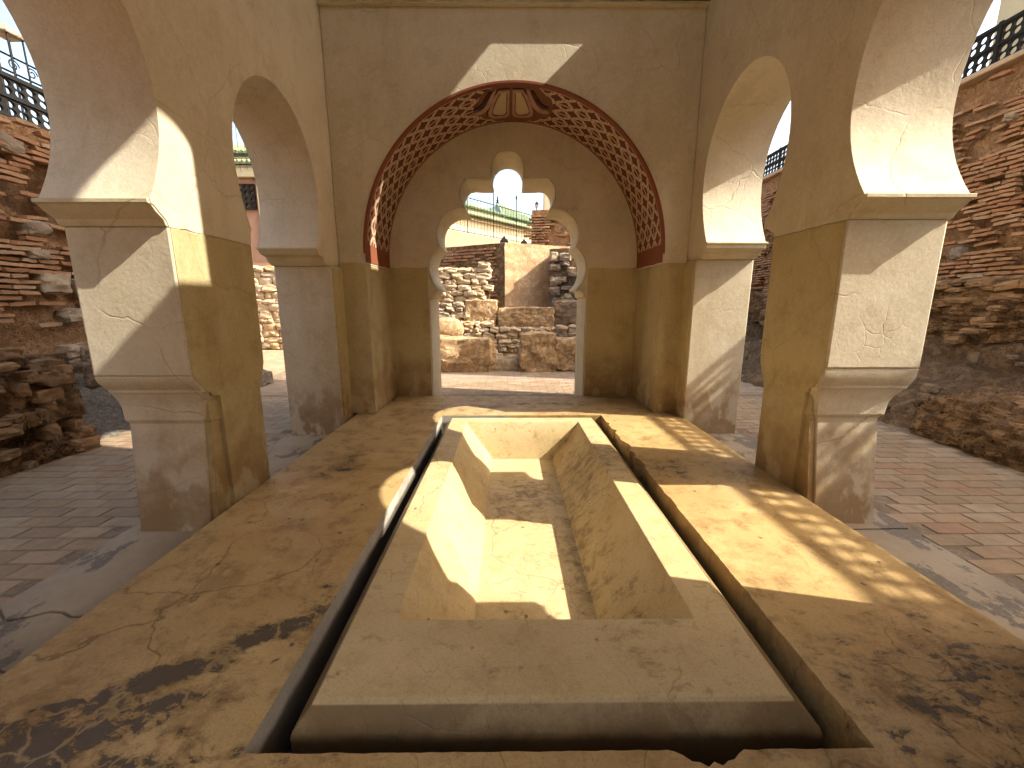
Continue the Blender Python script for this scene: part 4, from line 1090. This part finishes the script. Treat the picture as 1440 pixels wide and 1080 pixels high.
m = MB(); obox(m, B0 + un * .30, LB, .6, 5.62, 5.68)
m.build('eave_board', M['green2'], fb)
# tiled frieze: short rounded tiles along the eave
tm = MB(); tm.loft([[(.07 * math.cos(t) * s_, -.10 * 0 + yy, .05 * math.sin(t) * s_) for t in [math.pi * k / 6 for k in range(7)]] for yy, s_ in ((-.35, 1), (.35, .85))])
tme = bpy.data.meshes.new('eave_tile'); tme.from_pydata(tm.v, [], tm.f); tme.materials.append(M['green2'])
frz = MB(); ang = math.atan2(ux.y, ux.x)
for i in range(int(LB / .17)):
    p = B0 + ux * (i * .17 + .1) + un * .2
    o = link_mesh('eave_tile', tme, fb, p + Vector((0, 0, 5.74)) - root_of(fb)); o.rotation_euler = (.5, 0, ang)
def hip(p, L_, D_, z0, h, name='roof', mat='green'):
    m = MB(); a = Vector(p); b_ = a + ux * L_; c = b_ - un * D_; d_ = a - un * D_
    r1 = a + ux * (D_ / 2) - un * D_ / 2; r2 = b_ - ux * (D_ / 2) - un * D_ / 2
    if L_ <= D_ * 1.05: r1 = r2 = a + ux * L_ / 2 - un * D_ / 2
    z1 = z0 + h
    vs = [(q.x, q.y, z0) for q in (a, b_, c, d_)] + [(r1.x, r1.y, z1), (r2.x, r2.y, z1)]
    m.add(vs, [(0, 1, 5, 4), (1, 2, 5), (2, 3, 4, 5), (3, 0, 4), (0, 3, 2, 1)]); rf = m.build(name, M[mat], fb, smooth=0)
    # ribs of the tile rows and the hip ridges
    rb = MB(); k = 0
    while k < L_:
        q = a + ux * k; t_ = min(1, k / (D_ / 2), (L_ - k) / (D_ / 2)); e = q - un * (D_ / 2 * t_)
        if t_ > .05: rb.tube([(q.x, q.y, z0 + .03), (e.x, e.y, z0 + h * t_ + .03)], .045, 5)
        k += .22
    ro = rb.build('tile_rows', M[mat], rf); ro['kind'] = 'stuff'
    for (s_, t_) in ((a, r1), (b_, r2)):
        q = MB(); q.tube([(s_.x, s_.y, z0 + .05), (t_.x, t_.y, z1 + .05)], .09, 6); q.build('ridge', M['green2'], rf)
    return r1, r2, z1
def finial(q, z, par=None):
    m = MB(); m.lathe(q.x, q.y, [(.05, z - .05), (.04, z + .06), (.12, z + .14), (.04, z + .22), (.09, z + .30), (.03, z + .36), (.05, z + .42), (.01, z + .62)], 10); m.build('finial', M['iron'], fb)
# low cream band and the long roof slope above the eave, then two hipped pavilion roofs behind
m = MB(); obox(m, B0 - un * .1, LB, .5, 5.70, 6.02); m.build('parapet_band', M['cream'], fb)
q1, q2, z_ = hip(B0 + un * .10, LB, 1.6, 6.03, .28)
a1, a2, z_ = hip(Vector((-2.95, 27.0, 0)) - ux * 3.2 + un * 3.2, 6.4, 6.4, 5.9, 1.36); finial(a1, z_)
a1, a2, z_ = hip(Vector((-.72, 29.6, 0)) - ux * 3.4 + un * 3.4, 6.8, 6.8, 5.9, 1.76); finial(a1, z_)
fence = empty('iron_fence', (0, 20, 3), 'tall thin iron fence with plain bars in front of the cream building', 'fence')
m = MB()
F0 = B0 + un * 2.2 - ux * 0; Lf = 22
bar = MB(); bar.tube([(0, 0, 0), (0, 0, 2.6)], .008, 4); bme = bpy.data.meshes.new('bar'); bme.from_pydata(bar.v, [], bar.f); bme.materials.append(M['iron'])
pb = MB(); pb.tube([(0, 0, 0), (0, 0, 3.0)], .022, 5); pb.lathe(0, 0, [(.02, 3.0), (.05, 3.06), (.01, 3.2)], 6); pme = bpy.data.meshes.new('post'); pme.from_pydata(pb.v, [], pb.f); pme.materials.append(M['iron'])
for i in range(int(Lf / .22)):
    p = F0 + ux * (i * .22); o = link_mesh('bar' if i % 8 else 'post', bme if i % 8 else pme, fence, p + Vector((0, 0, 3.3)) - root_of(fence))
for z in (4.30, 5.75):
    q = F0 + ux * Lf; m = MB(); m.tube([(F0.x, F0.y, z), (q.x, q.y, z)], .018, 4); m.build('rail', M['iron'], fence)
pwall = MB(); a = F0 + un * .1; b_ = a + ux * Lf; c = b_ - un * .3; d_ = a - un * .3
pwall.loft([[(q.x, q.y, z) for q in (a, b_, c, d_)] for z in (2.2, 4.22)]); o = pwall.build('parapet_wall', M['pink'], None); tag(o, 'salmon rendered parapet under the tall iron fence', 'wall')
lantern((-.15, 15.5, 2.95), .62, 'larger black lantern seen just above the bastion corner')
lantern((.55, 15.2, 2.95), .48, 'smaller black lantern seen right of the larger one above the bastion')

# --- left far: orange wall with lattice window and fence (seen through the rear left arch)
lb = empty('ochre_house', (-12, 16, 3), 'salmon wall with small lattice window under green eaves beyond the left arch', 'building')
m = MB(); m.box(-13.5, -6.9, 15.2, 15.6, -.1, 5.35); m.build('wall', M['pink'], lb)
m = MB(); m.box(-8.50, -6.88, 15.02, 15.19, 3.3, 5.5); m.build('pilaster', M['cream'], lb)
m = MB(); m.box(-13.5, -6.85, 15.0, 15.7, 5.36, 5.62); m.build('cornice', M['cream'], lb)
m = MB(); m.box(-13.5, -6.85, 15.1, 15.6, 5.62, 6.0); m.build('cream_band', M['cream'], lb)
wn_ = MB(); loops = [[(-9.40, 4.35), (-8.62, 4.35), (-8.62, 5.16), (-9.40, 5.16)]]
for i in range(4):
    for z in (4.47, 4.65, 4.87, 5.05):
        loops.append([(-9.30 + i * .195 + .065 * math.cos(t), z + .07 * math.sin(t)) for t in [2 * math.pi * k / 10 for k in range(10)]])
wn_.poly(loops, lambda a, b_, t: (a, t, b_), 15.08, 15.14); wn_.build('lattice_window', M['dark_wood'], lb)
for i in range(40):
    q = MB(); q.tube([(-13.4 + i * .165, 14.85, 5.78), (-13.4 + i * .165, 15.35, 6.02)], .06, 6); q.build('eave_tile', M['green2'], lb)
m = MB(); m.add([(-13.5, 14.95, 6.08), (-6.8, 14.95, 6.08), (-6.8, 16.4, 6.75), (-13.5, 16.4, 6.75), (-6.8, 17.2, 6.08), (-13.5, 17.2, 6.08)], [(0, 1, 2, 3), (3, 2, 4, 5), (0, 3, 5), (1, 4, 2), (0, 5, 4, 1)]); rf = m.build('roof', M['green'], lb, smooth=0)
for i in range(34):
    q = MB(); q.tube([(-13.4 + i * .2, 14.92, 6.12), (-13.4 + i * .2, 16.4, 6.80)], .05, 5); q.build('tile_row', M['green'], rf)
stone_wall('rubble_wall', 'pale rubble wall seen low through the rear left arch', -10.5, -5.2, 12.6, FLOOR, 2.2, .26, 'warm_stone', 17)
f2 = empty('iron_fence', (-9, 13.4, 5), 'short run of iron fence bars seen through the rear left arch', 'fence')
for i in range(26):
    o = link_mesh('bar', bme, f2, (-3 + i * .2, 0, 0))
m = MB(); m.tube([(-12, 13.4, 5.25), (-6.8, 13.4, 5.25)], .02, 4); m.build('rail', M['iron'], f2)
m = MB(); m.tube([(-12, 13.4, 7.3), (-6.8, 13.4, 7.3)], .02, 4); m.build('rail', M['iron'], f2)
for p in list(f2.children):
    if p.name.startswith('bar'): p.location.z = .1

# --- left near: iron frame with lantern above the railing
lf = empty('scrollwork_fence', (-6.6, 5.6, 3.2), 'iron frame with scrollwork band behind the left lattice railing', 'fence')
for yy in (4.6, 5.35, 6.1, 6.85):
    m = MB(); m.tube([(-6.6, yy, 3.2), (-6.6, yy, 5.05 if yy < 6 else 4.8)], .022, 5); m.build('post', M['iron'], lf)
for z in (4.21, 4.41):
    m = MB(); m.tube([(-6.6, 4.2, z + .0), (-6.6, 7.4, z)], .014, 4); m.build('rail', M['iron'], lf)
for i in range(14):
    cy = 4.3 + i * .22; m = MB(); m.tube([(-6.6, cy + .07 * math.cos(t) * (1 - t / 12), 4.31 + .075 * math.sin(t) * (1 - t / 12)) for t in [k * .6 for k in range(16)]], .009, 4); m.build('scroll', M['iron'], lf)
lt = empty('lantern_mast', (-6.6, 6.28, 3.2), 'slender open iron mast with a small pyramid cap above the left railing', 'mast')
for sy in (-.09, .09):
    for sx in (-.09, .09):
        m = MB(); m.tube([(-6.6 + sx, 6.28 + sy, 3.2), (-6.6 + sx, 6.28 + sy, 4.66)], .011, 5); m.build('mast_leg', M['iron'], lt)
m = MB(); m.loft([[(-6.6 + sx * w_, 6.28 + sy * w_, z) for sx, sy in ((-1, -1), (1, -1), (1, 1), (-1, 1))] for w_, z in ((.12, 4.65), (.125, 4.67), (.01, 4.80))]); m.build('mast_cap', M['concrete'], lt)

# --- right near: tan house wall above the railing
hb = empty('tan_house', (9.4, 8.0, 4.44), 'tan rendered house corner with shallow pilasters above the right railing', 'building')
m = MB(); m.box(9.0, 14, 5.6, 8.6, 4.3, 9.5); m.build('wall', M['tan'], hb, bevel=.02)
for yy in (8.35, 7.0, 5.9):
    m = MB(); m.box(8.9, 8.998, yy - .22, yy + .22, 4.3, 9.4); m.build('pilaster', M['cream'], hb, bevel=.01)
m = MB(); m.box(8.96, 8.998, 7.3, 8.05, 4.9, 7.4); m.build('recessed_panel', M['pink'], hb)
cv = empty('security_camera', (8.85, 8.75, 6.1), 'small white security camera bracket on the tan house corner', 'camera')
m = MB(); m.tube([(8.98, 8.62, 6.15), (8.85, 8.9, 6.12)], .02, 6); m.build('bracket', M['lamp_glass'], cv)
m = MB(); m.tube([(8.78, 8.80, 6.1), (8.66, 9.02, 6.02)], .05, 8); m.build('housing', M['lamp_glass'], cv)
